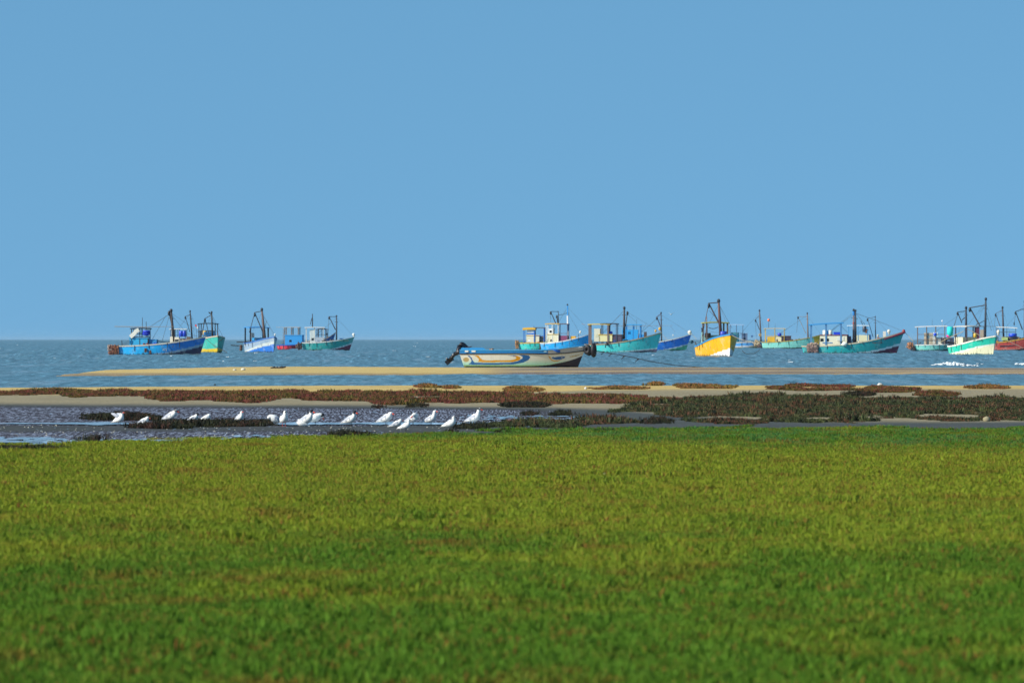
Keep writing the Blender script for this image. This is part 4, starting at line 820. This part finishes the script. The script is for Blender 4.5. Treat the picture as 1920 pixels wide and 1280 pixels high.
# stays, crosstrees, coils and heaps of gear that every working boat carries
gear_cols = ['#1e5c8c', '#b8862c', '#2c7c6c', '#7c4a34', '#c4bca4', '#8c2c2c', '#2c3040', '#6c6458', '#1c48a4']
for bt in BOATS:
    broad = abs(math.degrees(bt.th)) < 30
    for T, B0, r in bt.tops[:2]:
        for e in ((bt.L*.98, 0, bt.fb), (bt.L*.1, bt.hb(.1)*.8, bt.fs), (bt.L*.1, -bt.hb(.1)*.8, bt.fs)):
            e = Vector(e); MB().tube([T.lerp(B0, .06), T.lerp(e, .5)-Vector((0, 0, .08)), e], .013, 4).build('stay', paint('#4a443c', .8), bt.o)
        c = T.lerp(B0, .22); MB().tube([c+Vector((-.35, 0, .05)), c+Vector((.35, 0, -.02))], .035, 5).build('crosstree', paint(G, .7), bt.o)
        MB().ell(tuple(T+Vector((0, 0, .05))), (r*1.2, r*1.2, r*1.5), 8, 6).build('mast_cap', paint('#23262c', .6), bt.o, True)
    for k in range(9 if broad else 5):
        u = random.uniform(.08, .82); x = u*bt.L; zz = bt.sheer(u); lat = random.uniform(-.75, .5)*bt.hb(u); kind = k % 3; col_ = random.choice(gear_cols)
        if kind == 0:
            m_ = MB(); w_ = random.uniform(.35, .7)
            for q_ in range(7): m_.ell((x+random.uniform(-.5, .5)*w_, lat+random.uniform(-.15, .15), zz-.05+random.uniform(-.1, .18)), (w_*.3, .2, random.uniform(.1, .2)), 7, 5, .2)
            m_.build('net_pile', net_mat(col_), bt.o)
        elif kind == 1:
            h_ = random.uniform(.25, .5); MB().box((x, lat, zz+h_/2-.15), (random.uniform(.3, .7), .4, h_), Matrix.Rotation(random.uniform(-.1, .1), 3, 'Y')).build('fish_box', paint(col_, .5, .4), bt.o)
        else:
            m_ = MB().tube([(x, lat, zz-.3), (x+random.uniform(-.2, .2), lat, zz+random.uniform(.3, .8))], .05, 6); m_.build('bollard', paint(random.choice(['#3a2e28', '#7a6a58', '#2a2a30']), .7), bt.o)
    for k in range(5 if broad else 3):   # old tyres and rope ends over the side
        u = .12+.16*k+random.uniform(-.04, .04); zz = bt.sheer(u); y_ = -bt.hb(u)-.04
        MB().tube([(u*bt.L, y_-.03, zz), (u*bt.L+random.uniform(-.1, .1), y_-.02+.08, zz-random.uniform(.4, .9))], .035, 5).build('rope_end', paint('#2e2a26', .8), bt.o)

# ------------------------------------------------------------------ the grounded fibreglass boat
ROWM, ZB = 688.3, .085
ym = FP*(HC-ZB)/(ROWM-HR); sm_ = FP/ym
mo = empty('motor_boat', ((862-960)/FP*ym, ym, ZB), 0, label='white fibreglass boat with blue and orange swoosh lying on the sandbar', cat='boat')
def mx(px): return (px-862)/sm_
def mz(row): return (ROWM-row)/sm_
def rx(X): return 820+X/6.194
def ry(Y): return 620+Y/6.194
LM = mx(1099)
blue_sw = [(350, 284), (372, 286), (400, 312), (415, 348), (435, 368), (640, 372), (850, 368), (930, 352), (985, 322), (990, 300), (960, 286), (940, 279), (1010, 278), (1060, 286), (1080, 305), (1062, 336), (1000, 368), (880, 390), (640, 393), (430, 392), (358, 390), (390, 366), (398, 345), (385, 318)]
or_sw = [(420, 284), (480, 288), (500, 315), (525, 336), (570, 343), (850, 341), (905, 330), (918, 315), (905, 300), (870, 291), (930, 292), (962, 304), (968, 320), (948, 342), (880, 360), (640, 364), (520, 363), (462, 358), (485, 345), (478, 322), (455, 300)]
rim_sw = [(800, 283), (880, 284), (930, 290), (900, 296), (860, 291)]
fish = [(1325, 318), (1345, 298), (1352, 310), (1400, 300), (1450, 294), (1485, 300), (1478, 316), (1440, 330), (1390, 336), (1350, 330)]
fish2 = [(1285, 292), (1310, 300), (1322, 330), (1360, 345), (1420, 338), (1450, 330), (1400, 352), (1360, 357), (1325, 344), (1305, 325)]
tail = [(1530, 300), (1600, 285), (1700, 262), (1690, 268), (1610, 296), (1540, 305)]
navy = pl([(950, 421), (1050, 416), (1300, 396), (1500, 356), (1600, 326), (1720, 276)])
def top_row(px): return np.interp(px, [862, 914, 920, 1015, 1040, 1062, 1085, 1099], [656.2, 656.2, 656.6, 656.6, 655.2, 652.2, 649, 646.8])
rail_row = lambda px: np.interp(px, [862, 965, 1005, 1030, 1062, 1095, 1099], [663.4, 662.5, 663.0, 663.8, 662.0, 658.0, 657.2])
nu, nv = 330, 56; vs = []; cs = []
UU = np.linspace(0, 1, nu+1); cols_ = {k: np.array(lin(v)) for k, v in dict(w='#dcdacc', aq='#a0dac6', b='#0c5c9c', o='#cf9008', n='#0a1132', t='#b39a64', u='#1680c4', g='#b4b2ac').items()}
for side in (-1, 1):
    for u in UU:
        for j_ in range(nv+1):
            v = j_/nv; px = 862+(1099-862)*u; tr = top_row(px); z = mz(tr)*(1-v); row = ROWM-z*sm_
            # stem and transom rake
            pxx = 862+u*237; lowr = (1-z/mz(646.8))
            pxx -= (u**7)*15*np.clip((row-652)/36, 0, 1)**.9
            pxx += (1-u)**8*8.5*np.clip((row-663)/25, 0, 1)
            b_ = 1.0*(.9+.1*math.sin(min(1, u/.4)*math.pi/2)) if u < .45 else 1.0*max(0, 1-((u-.45)/.55)**2.5)
            k = (.12+.62*u*u)*v**1.2+(.88-.62*u*u)*max(0, (v-.86)/.14)**2*.55
            vs.append((mx(pxx), side*(b_*(1-min(1, k))+.015), z))
            XX, YY = (pxx-820)*6.194, (row-620)*6.194; pa = np.array([XX]); pb = np.array([YY])
            c_ = cols_['w']*(1-sst(320, 400, YY))+cols_['aq']*sst(320, 400, YY)
            if row < rail_row(px): c_ = cols_['u'] if u < .70 else cols_['g']
            else:
                if 1 and (XX-335)**2/34**2+(YY-335)**2/26**2 < 1: c_ = cols_['t']
                for pg, k_ in ((blue_sw, 'b'), (or_sw, 'o'), (rim_sw, 'b'), (fish2, 'o'), (fish, 'b'), (tail, 't')):
                    if min(q[0] for q in pg) < XX < max(q[0] for q in pg) and inpoly(pa, pb, pg)[0]: c_ = cols_[k_]
                if (XX-1445)**2/9**2+(YY-309)**2/4**2 < 1: c_ = cols_['w']
                if YY > navy(XX) and XX > 950: c_ = cols_['n']
                if row > 687.3: c_ = cols_['n']
            cs.append(c_)
n1 = (nu+1)*(nv+1); fs_ = []
for s_ in (0, 1):
    for i in range(nu):
        for j_ in range(nv):
            a = s_*n1+i*(nv+1)+j_; q = (a, a+1, a+nv+2, a+nv+1); fs_.append(q[::-1] if s_ == 0 else q)
for j_ in range(nv): fs_.append((j_, j_+1, n1+j_+1, n1+j_)); e = nu*(nv+1); fs_.append((e+j_+1, e+j_, n1+e+j_, n1+e+j_+1))
for i in range(nu): a = i*(nv+1)+nv; fs_.append((a, a+nv+1, n1+a+nv+1, n1+a))
mh_m = hull_mat(.18, .38, .22)
mh = put_hull('hull', mo, vs, fs_, cs, mh_m)
def mb_half(u): return (1.0*(.9+.1*math.sin(min(1, u/.4)*math.pi/2)) if u < .45 else 1.0*max(0, 1-((u-.45)/.55)**2.5))
rr_ = MB()
for sd_ in (-1, 1):
    pts = []
    for i in range(61):
        u = i/60; px = 862+237*u; r0 = rail_row(px); z = mz(r0); v = 1-z/mz(top_row(px)); k = (.12+.62*u*u)*v**1.2
        pts.append((mx(px-(u**7)*15*max(0, (r0-652)/36)**.9), sd_*(mb_half(u)*(1-k)+.03), z))
    rr_.tube(pts, .035, 6)
rr_.build('rub_rail', paint('#2a1c18', .6), mo)
cp = MB()
for sd_ in (-1, 1):
    cp.tube([(mx(862+237*i/60), sd_*max(.02, mb_half(i/60)), mz(top_row(862+237*i/60))) for i in range(61)], .035, 6)
cp.build('gunwale', paint('#3f93c0', .5, .5), mo)
dk = MB(); vv = []; ff = []
for i in range(31):
    u = i/30*.985; z = mz(top_row(862+237*u))-(.3 if u < .72 else .04); w = max(.02, mb_half(u)-.03); vv += [(mx(862+237*u), -w, z), (mx(862+237*u), w, z)]
    if i: ff.append((2*i-2, 2*i-1, 2*i+1, 2*i))
dk.add(vv, ff).build('deck', paint('#2b80b4', .6, .6), mo)
sb = MB(); x0, x1 = mx(863), mx(906); z0, z1 = mz(657), mz(651.8)
sb.add([(x0+.02, -.8, z0), (x1+.3, -.8, z0), (x1+.3, .8, z0), (x0+.02, .8, z0), (x0+.08, -.76, z1), (x1, -.76, z1), (x1, .76, z1), (x0+.08, .76, z1)], [(3, 2, 1, 0), (4, 5, 6, 7), (0, 1, 5, 4), (1, 2, 6, 5), (2, 3, 7, 6), (3, 0, 4, 7)])
sbo = sb.build('stern_box', paint('#2687c0', .5, .5), mo)
for a, w in ((875, .24), (888, .28)): MB().box((mx(a), -.93 if False else -mb_half(.07)-.045, mz(658.4)), (w, .02, .11)).build('white_label', paint('#d8dcd8', .5, .2), mo)
# thwarts, oars and gear
th_ = MB().box((mx(990), 0, mz(659)), (.35, 1.86, .07)); th_.build('thwart', paint('#8fb4c0', .6), mo); MB().box((mx(1020), 0, mz(659)), (.35, 1.8, .07)).build('thwart', paint('#8fb4c0', .6), mo)
MB().tube([(mx(1038), -.7, mz(656)), (mx(1092), -.2, mz(650.5))], .03, 6).build('hand_rail', paint('#c8d0d4', .4), mo)
def sit(name, mb, mat, lab, cat, **k): o = mb.build(name, mat, None, True); o.location = mo.location; return tag(o, lab, cat, **k)
def lumpy(px, row, w, h, n=9, lat=-.6):
    m_ = MB()
    for i in range(n): m_.ell((mx(px)+random.uniform(-.35, .35)*w, lat+random.uniform(-.1, .1), mz(row)+random.uniform(-.3, .3)*h), (w*random.uniform(.15, .28), .14, h*random.uniform(.2, .36)), 8, 6, .2)
    return m_
sit('net_heap', lumpy(920, 658.3, .42, .34, 12), net_mat('#8a6a48'), 'brown heap of net just in front of the blue stern box', 'net', group='net heaps in the grounded boat')
sit('net_heap', lumpy(974, 658.5, .5, .22), net_mat('#7c6450'), 'low brown heap of net amidships in the grounded boat', 'net', group='net heaps in the grounded boat')
sit('net_heap', lumpy(998, 659, .45, .2), net_mat('#6a5244'), 'small dark heap of net forward of the middle thwart', 'net', group='net heaps in the grounded boat')
tp = MB().add([(mx(1018), -.55, mz(658.5)), (mx(1035), -.85, mz(655)), (mx(1050), -.75, mz(656.5)), (mx(1048), .2, mz(653.5)), (mx(1030), .3, mz(654)), (mx(1016), .2, mz(657.5)), (mx(1018), -.55, mz(661)), (mx(1050), -.75, mz(661)), (mx(1048), .2, mz(661)), (mx(1016), .2, mz(661))], [(0, 1, 4, 5), (1, 2, 3, 4), (6, 7, 2, 1, 0), (7, 8, 3, 2), (8, 9, 5, 4, 3), (9, 6, 0, 5)])
sit('tarpaulin', tp, paint('#1c60b8', .6), 'crumpled blue tarpaulin in the bow half of the grounded boat', 'tarpaulin')
# outboard motor, tilted up
om = empty('outboard_motor', (mo.location.x+mx(861), mo.location.y, ZB+mz(658)), 0, label='black outboard motor tilted up on the stern of the grounded boat', cat='motor')
def q(px, row, y=0): return Vector(((px-861)/sm_, y, (658-row)/sm_))
bk = paint('#0c0d16', .35, .1); cw = MB(); K = 16
prof = [(859, 652, .04), (860, 647.5, .2), (863, 645.0, .25), (867.5, 645.6, .26), (872, 648, .25), (876.5, 650.6, .2), (880, 651.8, .09)]; thk = [2.2, 4.2, 5.2, 5.4, 4.8, 3.0, 1.4]
vs = []
for (a, r0, w), h in zip(prof, thk):
    for k in range(K): an = 2*math.pi*k/K; vs.append(q(a+math.sin(an)*h*.25, r0-math.sin(an)*h*.8)+Vector((0, math.cos(an)*w, 0)))
fs_ = [(i*K+k, i*K+(k+1) % K, (i+1)*K+(k+1) % K, (i+1)*K+k) for i in range(len(prof)-1) for k in range(K)]+[tuple(range(K))[::-1], tuple((len(prof)-1)*K+k for k in range(K))]
cw.add(vs, fs_).build('cowling', bk, om, True)
MB().tube([q(873, 652.5, -.2), q(884.5, 649.5, -.22)], [.05, .035], 7).build('tiller', paint('#3a2c30', .5), om)
MB().tube([q(863, 648), q(858, 660), q(854, 665)], [.2, .15, .13], 9).box(tuple(q(860.5, 660)), (.3, .5, .3)).build('bracket', paint('#14141e', .4, .1), om, True)
MB().tube([q(857, 661), q(848, 668.5), q(842, 674.5)], [.11, .09, .1], 9).box(tuple(q(851, 665.5)), (.42, .14, .24), Matrix.Rotation(R(-47), 3, 'Y').to_3x3()).build('shaft', bk, om, True)
MB().box(tuple(q(842.5, 676)), (.62, .05, .32), Matrix.Rotation(-R(40), 3, 'Y')).tube([q(838, 672.5), q(845, 679)], [.07, .04], 9).box(tuple(q(841, 679)), (.34, .035, .2), Matrix.Rotation(-R(40), 3, 'Y')).box(tuple(q(846.5, 671.5)), (.4, .2, .03), Matrix.Rotation(-R(-50), 3, 'Y')).build('skeg', bk, om)
pr = MB()
for k in range(3):
    an = k*2.094+.5; c0 = q(837.5, 672); ax = Vector((-.7, 0, .7)); u_ = Vector((.7, 0, .7)); d_ = u_*math.cos(an)+Vector((0, 1, 0))*math.sin(an)
    e_ = ax.cross(d_); pr.add([c0+e_*.03, c0+d_*.1+e_*.08+ax*.02, c0+d_*.17, c0+d_*.1-e_*.08-ax*.02, c0+ax*.02], [(0, 1, 2, 3), (0, 3, 2, 1)])
pr.ell(tuple(q(837.5, 672)), (.06, .06, .06), 8, 6).build('propeller', paint('#8c8c90', .3, .3, .8), om)
# tyres at the bow
def tyre(px, row, Rr, r, yaw, tiltx, lab, wid):
    t_ = empty('tyre', (mo.location.x+mx(px), mo.location.y-.12, ZB+mz(row)), 0, label=lab, cat='tyre', group='black tyres hanging at the bow')
    m_ = MB(); vs = []; fs_ = []; n, k_ = 28, 12
    for i in range(n):
        a = 2*math.pi*i/n
        for j_ in range(k_):
            b_ = 2*math.pi*j_/k_; rr0 = Rr+r*math.cos(b_); vs.append((rr0*math.cos(a), r*1.25*math.sin(b_), rr0*math.sin(a)*wid))
    fs_ = [(i*k_+j_, ((i+1) % n)*k_+j_, ((i+1) % n)*k_+(j_+1) % k_, i*k_+(j_+1) % k_) for i in range(n) for j_ in range(k_)]
    o = m_.add(vs, fs_).build('tread', paint('#0b0b14', .6, .15), t_, True)
    h_ = MB().tube([(0, -.03, 0), (0, .03, 0)], Rr*.8, 18).build('hub', paint('#3a3c48', .6, .3), t_)
    t_.rotation_euler = (tiltx, 0, yaw); return t_
tyre(1101.5, 655.5, .155, .125, R(-25), 0, 'left black tyre hanging at the bow, its grey hub facing the shore', 1.3)
tyre(1104.5, 660.5, .10, .10, R(35), 0, 'small lower black tyre tucked between the two big ones at the bow', 1.2)
tyre(1113, 656.5, .20, .13, R(72), 0, 'right black tyre hanging edge-on beyond the bow', 1.5)
pts = []
for px, row in ((1099, 655), (1112, 656.5), (1130, 659.5), (1160, 665), (1190, 670.5), (1220, 677.5), (1260, 684), (1300, 687.5), (1332, 690)): pts.append((mx(px), -.05, mz(row)))
rp = MB().tube(pts, .03, 6)
for px, row in ((1132, 660), (1146, 663), (1170, 668), (1196, 673.5)): rp.tube([(mx(px), -.05, mz(row)), (mx(px-5), -.05, mz(row+5))], .028, 5).ell((mx(px), -.05, mz(row)), (.07, .05, .05), 6, 5, .2)
rp.build('mooring_rope', paint('#28303a', .8), mo)

# ------------------------------------------------------------------ birds
white = paint('#e6e4dc', .7, .08); greyw = paint('#a4a9b2', .7, .1); blackc = paint('#101014', .6, 0); orange = paint('#e0481c', .45, 0); legm = paint('#1c181a', .6, 0); redleg = paint('#b03028', .6, 0); greyback = paint('#7c8698', .7, .1); pinkb = paint('#d86a5a', .5, 0)
def loft(mb, sp, n=12):
    vs = []; pts = [Vector(p[:3]) for p in sp]
    for i, p in enumerate(pts):
        t_ = (pts[min(i+1, len(pts)-1)]-pts[max(i-1, 0)]).normalized(); a = Vector((0, 0, 1)).cross(t_)
        if a.length < .15: a = Vector((0, 1, 0))
        a.normalize(); b_ = t_.cross(a)
        for k in range(n): an = 2*math.pi*k/n; vs.append(p+a*math.cos(an)*sp[i][3]+b_*math.sin(an)*sp[i][4])
    fs_ = [(i*n+k, i*n+(k+1) % n, (i+1)*n+(k+1) % n, (i+1)*n+k) for i in range(len(pts)-1) for k in range(n)]+[tuple(range(n))[::-1], tuple((len(pts)-1)*n+k for k in range(n))]
    return mb.add(vs, fs_)
def bird(px, row, lab, pose='stand', face=1, sc=1.0, yaw=0, bill=orange, cap=True, mask=False, wing=None, kind='tern', legs=True, lm=None, wingup=False, headturn=0):
    wing = wing or greyw; lm = lm or legm
    o = empty(kind, W(px, row, ZL), 0, label=lab, cat='bird', group='white seabirds resting on the mudflat')
    o.rotation_euler = (0, 0, R(yaw)+(0 if face > 0 else math.pi)); o.scale = (sc, sc, sc)
    lz = .0; body = [(-.17, 0, .092, .020, .007), (-.12, 0, .105, .036, .026), (-.05, 0, .118, .055, .052), (.02, 0, .135, .064, .064), (.07, 0, .16, .056, .056)]
    if pose == 'stand': neck = [(.098, 0, .20, .036, .038), (.108, 0, .235, .027, .03), (.118, 0, .262, .029, .031), (.136, 0, .272, .026, .025), (.155, 0, .270, .012, .012)]
    elif pose == 'tall': neck = [(.088, 0, .21, .036, .036), (.096, 0, .255, .025, .027), (.106, 0, .292, .028, .030), (.124, 0, .303, .026, .025), (.145, 0, .300, .012, .012)]
    elif pose == 'hunch': neck = [(.095, 0, .19, .044, .046), (.110, 0, .218, .036, .038), (.125, 0, .230, .031, .031), (.142, 0, .230, .025, .023), (.158, 0, .226, .012, .012)]
    elif pose == 'down': neck = [(.105, 0, .185, .042, .042), (.130, 0, .192, .033, .033), (.150, 0, .180, .031, .031), (.162, 0, .162, .026, .024), (.168, 0, .145, .012, .012)]
    elif pose == 'preen': neck = [(.080, 0, .195, .042, .042), (.075, -.02, .222, .034, .034), (.060, -.045, .225, .030, .030), (.042, -.062, .210, .025, .025), (.03, -.07, .195, .012, .012)]
    elif pose == 'tuck': neck = [(.085, 0, .185, .044, .04), (.085, 0, .205, .036, .034), (.06, 0, .215, .030, .026), (.035, 0, .212, .022, .018), (.02, 0, .207, .01, .01)]
    elif pose == 'up': neck = [(.085, 0, .20, .036, .038), (.085, 0, .235, .027, .03), (.088, 0, .262, .029, .031), (.10, 0, .275, .026, .025), (.117, 0, .277, .012, .012)]
    fat = lambda L_, k, kz: [(x_, y_, z_+(kz if x_ > -.1 else 0), a_*k, b_*k) for x_, y_, z_, a_, b_ in L_]
    body = fat([(-.17, 0, .082, .020, .008), (-.12, 0, .100, .038, .03), (-.05, 0, .125, .056, .052), (.02, 0, .150, .066, .066), (.07, 0, .18, .056, .058)], 1.26, 0); neck = fat(neck, 1.3, .012)
    if not legs: body = [(a, b_, c_-.055, d, e) for a, b_, c_, d, e in body]; neck = [(a, b_, c_-.055, d, e) for a, b_, c_, d, e in neck]; lz = -.055
    bo = loft(MB(), body+neck).build('body', white, o, True)
    h = Vector(neck[-2][:3]); tip = Vector(neck[-1][:3]); d_ = (tip-h).normalized()
    if pose != 'tuck':
        loft(MB(), [tuple(tip-d_*.006)+(.014, .015), tuple(tip+d_*.02)+(.011, .012), tuple(tip+d_*.06-Vector((0, 0, .004)))+(.002, .002)], 8).build('bill', bill, o, True)
        hc = (Vector(neck[-3][:3])+h)/2
        if cap:
            cb_ = 1.0 if cap is True else cap
            loft(MB(), [tuple(Vector(neck[-4][:3])*.35+Vector(neck[-3][:3])*.65+Vector((-.02, 0, .016)))+(.026, .022), tuple(Vector(neck[-3][:3])+Vector((-.004, 0, .013)))+(.041*cb_, .037*cb_), tuple(h+Vector((0, 0, .014)))+(.037*cb_, .032*cb_), tuple(tip+Vector((-.004, 0, .005)))+(.012, .009)], 10).build('cap', blackc, o, True)
        if mask:
            mk = MB()
            for sd_ in (-1, 1): mk.ell(tuple(hc+Vector((-.004, sd_*.027, .014))), (.042, .020, .014), 10, 6)
            mk.build('mask', blackc, o, True)
        for sd_ in (-1, 1): MB().ell(tuple(hc+Vector((.008, sd_*.036, .004))), (.006, .004, .006), 6, 5).build('eye', blackc, o)
    for sd_ in (-1, 1):
        if wingup:
            w_ = [(.05, sd_*.05, .16, .012, .03), (0, sd_*.07, .21, .012, .045), (-.07, sd_*.09, .255, .008, .035), (-.14, sd_*.10, .275, .004, .010)]
        else: w_ = [(.078, sd_*.05, .175+lz, .012, .024), (.03, sd_*.066, .165+lz, .016, .048), (-.06, sd_*.056, .138+lz, .015, .040), (-.14, sd_*.03, .108+lz, .011, .022), (-.215, sd_*.010, .088+lz, .004, .007)]
        wo = loft(MB(), w_, 10).build('wing', wing, o, True)
        loft(MB(), [w_[-1], tuple(Vector(w_[-1][:3])+(Vector(w_[-1][:3])-Vector(w_[-2][:3]))*.3)+(.0015, .0015)], 6).build('wing_tip', paint('#5c6068', .7, 0), wo)
    loft(MB(), [(-.14, 0, .085+lz, .026, .010), (-.20, 0, .070+lz, .030, .006), (-.235, 0, .062+lz, .024, .003)], 8).build('tail', white, o, True)
    if legs:
        for sd_ in (-1, 1):
            MB().tube([(.02, sd_*.028, .085), (.012, sd_*.03, .045), (.018, sd_*.03, .004)], [.008, .0055, .006], 6).add([(.012, sd_*.03, .006), (.06, sd_*.03-.016, .002), (.066, sd_*.03, .002), (.06, sd_*.03+.016, .002)], [(0, 1, 2, 3)]).build('leg', lm, o)
    return o
bird(223, 797.5, 'leftmost white tern with one wing lifted, standing beside the strip of water', 'up', 1, 1.0, -35, wingup=True, cap=True, bill=pinkb)
bird(268, 797, 'white tern crouching just left of the long dark clump', 'hunch', 1, .9, -10, cap=False, legs=False, bill=pinkb)
bird(320, 792, 'white tern with orange bill sitting behind the left part of the long dark clump', 'hunch', 1, 1.1, -28, cap=False, mask=True)
bird(361, 791.5, 'tern resting flat behind the long dark clump, its black cap and red bill showing', 'hunch', 1, .9, 0, cap=1.3, legs=False)
bird(386, 791, 'white hump of a sleeping tern behind the middle of the long dark clump', 'tuck', 1, .95, 5, legs=False, cap=False, wing=white)
bird(449, 793, 'small white tern facing the shore behind the right end of the long dark clump', 'up', 1, .9, -50, cap=False)
bird(517, 798.5, 'grey backed gull preening with its head down, right end of the long dark clump', 'down', -1, 1.05, 20, cap=False, wing=greyback, lm=legm, kind='gull', bill=legm)
bird(532, 799, 'white gull standing upright facing the shore on red legs', 'up', 1, 1.12, -72, cap=False, lm=redleg, kind='gull', wing=white, bill=legm)
bird(566, 800, 'white bird lying low in front of the pair of black capped terns', 'tuck', -1, .85, 0, legs=False, cap=False, wing=white)
bird(574, 800, 'black capped tern of the pair, in front, body tilted up to the right', 'stand', 1, 1.16, -28, cap=1.2)
bird(590, 796.5, 'black headed tern of the pair, behind, bending its bill to the mud', 'down', 1, 1.1, 5, wing=white, cap=1.5)
bird(656, 799, 'black capped tern alone right of the pair, head turned and orange bill', 'stand', 1, 1.05, -30, cap=1.35)
bird(723, 797.5, 'white tern with red bill standing above the small lying tern', 'hunch', 1, 1.12, -28, cap=False)
bird(743, 800.5, 'lying white tern with orange bill between two standing terns', 'hunch', 1, .82, 0, legs=False, cap=False)
bird(760, 808.5, 'small white gull standing nearest to the grass', 'up', 1, .82, -15, cap=False, kind='gull', wing=white, bill=legm)
bird(773, 797.5, 'white tern preening its breast, third from the right standing in line', 'preen', 1, 1.05, -20, cap=False)
bird(807, 797.5, 'tall upright white tern with narrow neck, middle of the right group', 'tall', 1, 1.02, -25, cap=False, bill=pinkb)
bird(844, 805.5, 'white gull standing behind a thin dark tuft, second bird from the right', 'up', 1, .95, -24, cap=False, kind='gull', wing=white, bill=legm)
bird(889, 796.5, 'rightmost tern standing tall with bright orange bill on the dark clump edge', 'tall', 1, 1.12, -24, cap=False, mask=True)
# gull in flight
fb = empty('gull', Vector(((1258.5-960)/FP*700, 700, HC+(HR-589.5)/FP*700)), R(60), label='tiny white gull flying over the bay right of centre', cat='bird')
loft(MB(), [(-.25, 0, 0, .03, .01), (-.1, 0, 0, .06, .06), (.08, 0, .01, .06, .06), (.18, 0, .02, .03, .03)], 10).build('body', white, fb, True)
for sd_ in (-1, 1): loft(MB(), [(.04, sd_*.03, .02, .07, .01), (.05, sd_*.22, .16, .06, .008), (-.03, sd_*.42, .26, .02, .004)], 8).build('wing', white, fb, True)
# ------------------------------------------------------------------ rocks, shells and driftwood
def rock(px, row, w, h, col, lab, zl=ZL, name='rock', cat='rock'):
    p = W(px, row, zl); s_ = FP/p.y; m_ = MB().ell((0, 0, h/s_*.35), (w/s_/2, w/s_/2*.8, h/s_*.65), 16, 10, .09); o = m_.build(name, paint(col, .9, .7), None, True); o.location = p; return tag(o, lab, cat)
rock(1850, 789.5, 14, 9, '#8c8468', 'rounded pale stone at the foot of the marsh mass on the right')
rock(1650, 724, 12, 6, '#b8b8b4', 'white angular rock on the far beach among red plants')
rock(440, 694.5, 7, 3, '#b8b4a2', 'left pile of white shells on the sandbar', .08, 'shell_pile', 'shells'); rock(456, 694, 9, 4, '#c4c0b0', 'right pile of white shells on the sandbar', .08, 'shell_pile', 'shells')
rock(1134, 743.5, 5, 5, '#c8bca8', 'small pale stone in the red plant band'); rock(1098, 729.5, 5, 4, '#c0c0bc', 'small white stone on the beach beside a straw tuft'); rock(1662, 735.5, 4, 4, '#c8a8a0', 'small pinkish stone below the white rock'); rock(403, 721.5, 5, 2, '#26221c', 'small dark stone at the edge of the channel')
for px, row, w_, lab in ((1014, 921, 6, 'white scrap in the upper middle of the meadow'), (1133, 893, 12, 'pale strip of litter right of the white scrap in the meadow'), (1017, 1010, 9, 'whitish scrap in the centre of the meadow'), (1197, 1028, 8, 'round white scrap right of centre in the meadow'), (1015, 1076, 10, 'lowest pale scrap in the meadow'), (1128, 996, 12, 'pale curled scrap lying by dark stalks in the meadow'), (528, 873, 5, 'tiny white scrap at upper left of the meadow')):
    p_ = W(px, row, ZL); s_ = FP/p_.y; m_ = MB(); q_ = w_/s_
    m_.add([(-q_/2, -.02, .03), (q_/2, -.03, .035), (q_/2, .04, .07), (0, .05, .085), (-q_/2, .03, .06), (-q_/2, -.02, .022), (q_/2, -.03, .027), (q_/2, .04, .062), (0, .05, .077), (-q_/2, .03, .052)], [(0, 1, 2, 3, 4), (9, 8, 7, 6, 5), (0, 5, 6, 1), (1, 6, 7, 2), (2, 7, 8, 3), (3, 8, 9, 4), (4, 9, 5, 0)])
    o = m_.build('litter_scrap', paint('#8e907e', .8), None); o.location = p_; o.scale = (.6, .6, .6); tag(o, lab, 'litter', 'pale scraps in the meadow')
dw = MB(); p0 = W(517, 690.5, .08); s0 = FP/p0.y
for k in range(16): a = random.uniform(-1, 1); dw.tube([(a*.35, random.uniform(-.3, .3), .02), (a*.35+random.uniform(.1, .45), random.uniform(-.3, .3), random.uniform(.02, .14))], random.uniform(.02, .05), 6)
o = dw.build('driftwood', paint('#2c2018', .9), None); o.location = p0; tag(o, 'dark tangle of driftwood on the crest of the sandbar', 'driftwood')
sh = MB()
for k in range(260):
    px = random.uniform(0, 1000); row = random.uniform(797, 822); p = W(px, row, ZL)
    if row > grass_edge(px)-4: continue
    r = random.uniform(.004, .013); sh.ell((p.x, p.y, ZL+.008), (r*1.4, r, r*.7), 6, 4, .2)
tag(sh.build('shell_litter', paint('#c8c4b4', .8), None), 'tiny white shells scattered on the dark mud around the birds', 'shells', kind='stuff')
rb = W(670, 819, ZL)
for o in list(C.objects):
    if o.parent is None and 'label' in o and not 4 <= len(o['label'].split()) <= 16: print('LABEL', len(o['label'].split()), o['label'])

# haze: one even box of pale air round everything
hz = MB().box((0, 14950, 5), (30000, 30300, 12)).build('haze', paint('#ffffff'), None); hm = bpy.data.materials.new('haze_air'); hm.use_nodes = True; ht = hm.node_tree; ht.nodes.clear()
ho = ht.nodes.new('ShaderNodeOutputMaterial'); hv = ht.nodes.new('ShaderNodeVolumePrincipled'); hv.inputs['Color'].default_value = (.50, .74, .92, 1); hv.inputs['Density'].default_value = 2.4e-5
ht.links.new(hv.outputs[0], ho.inputs['Volume']); hz.data.materials.clear(); hz.data.materials.append(hm); tag(hz, kind='stuff', label='thin pale sea haze over the whole bay', cat='haze')
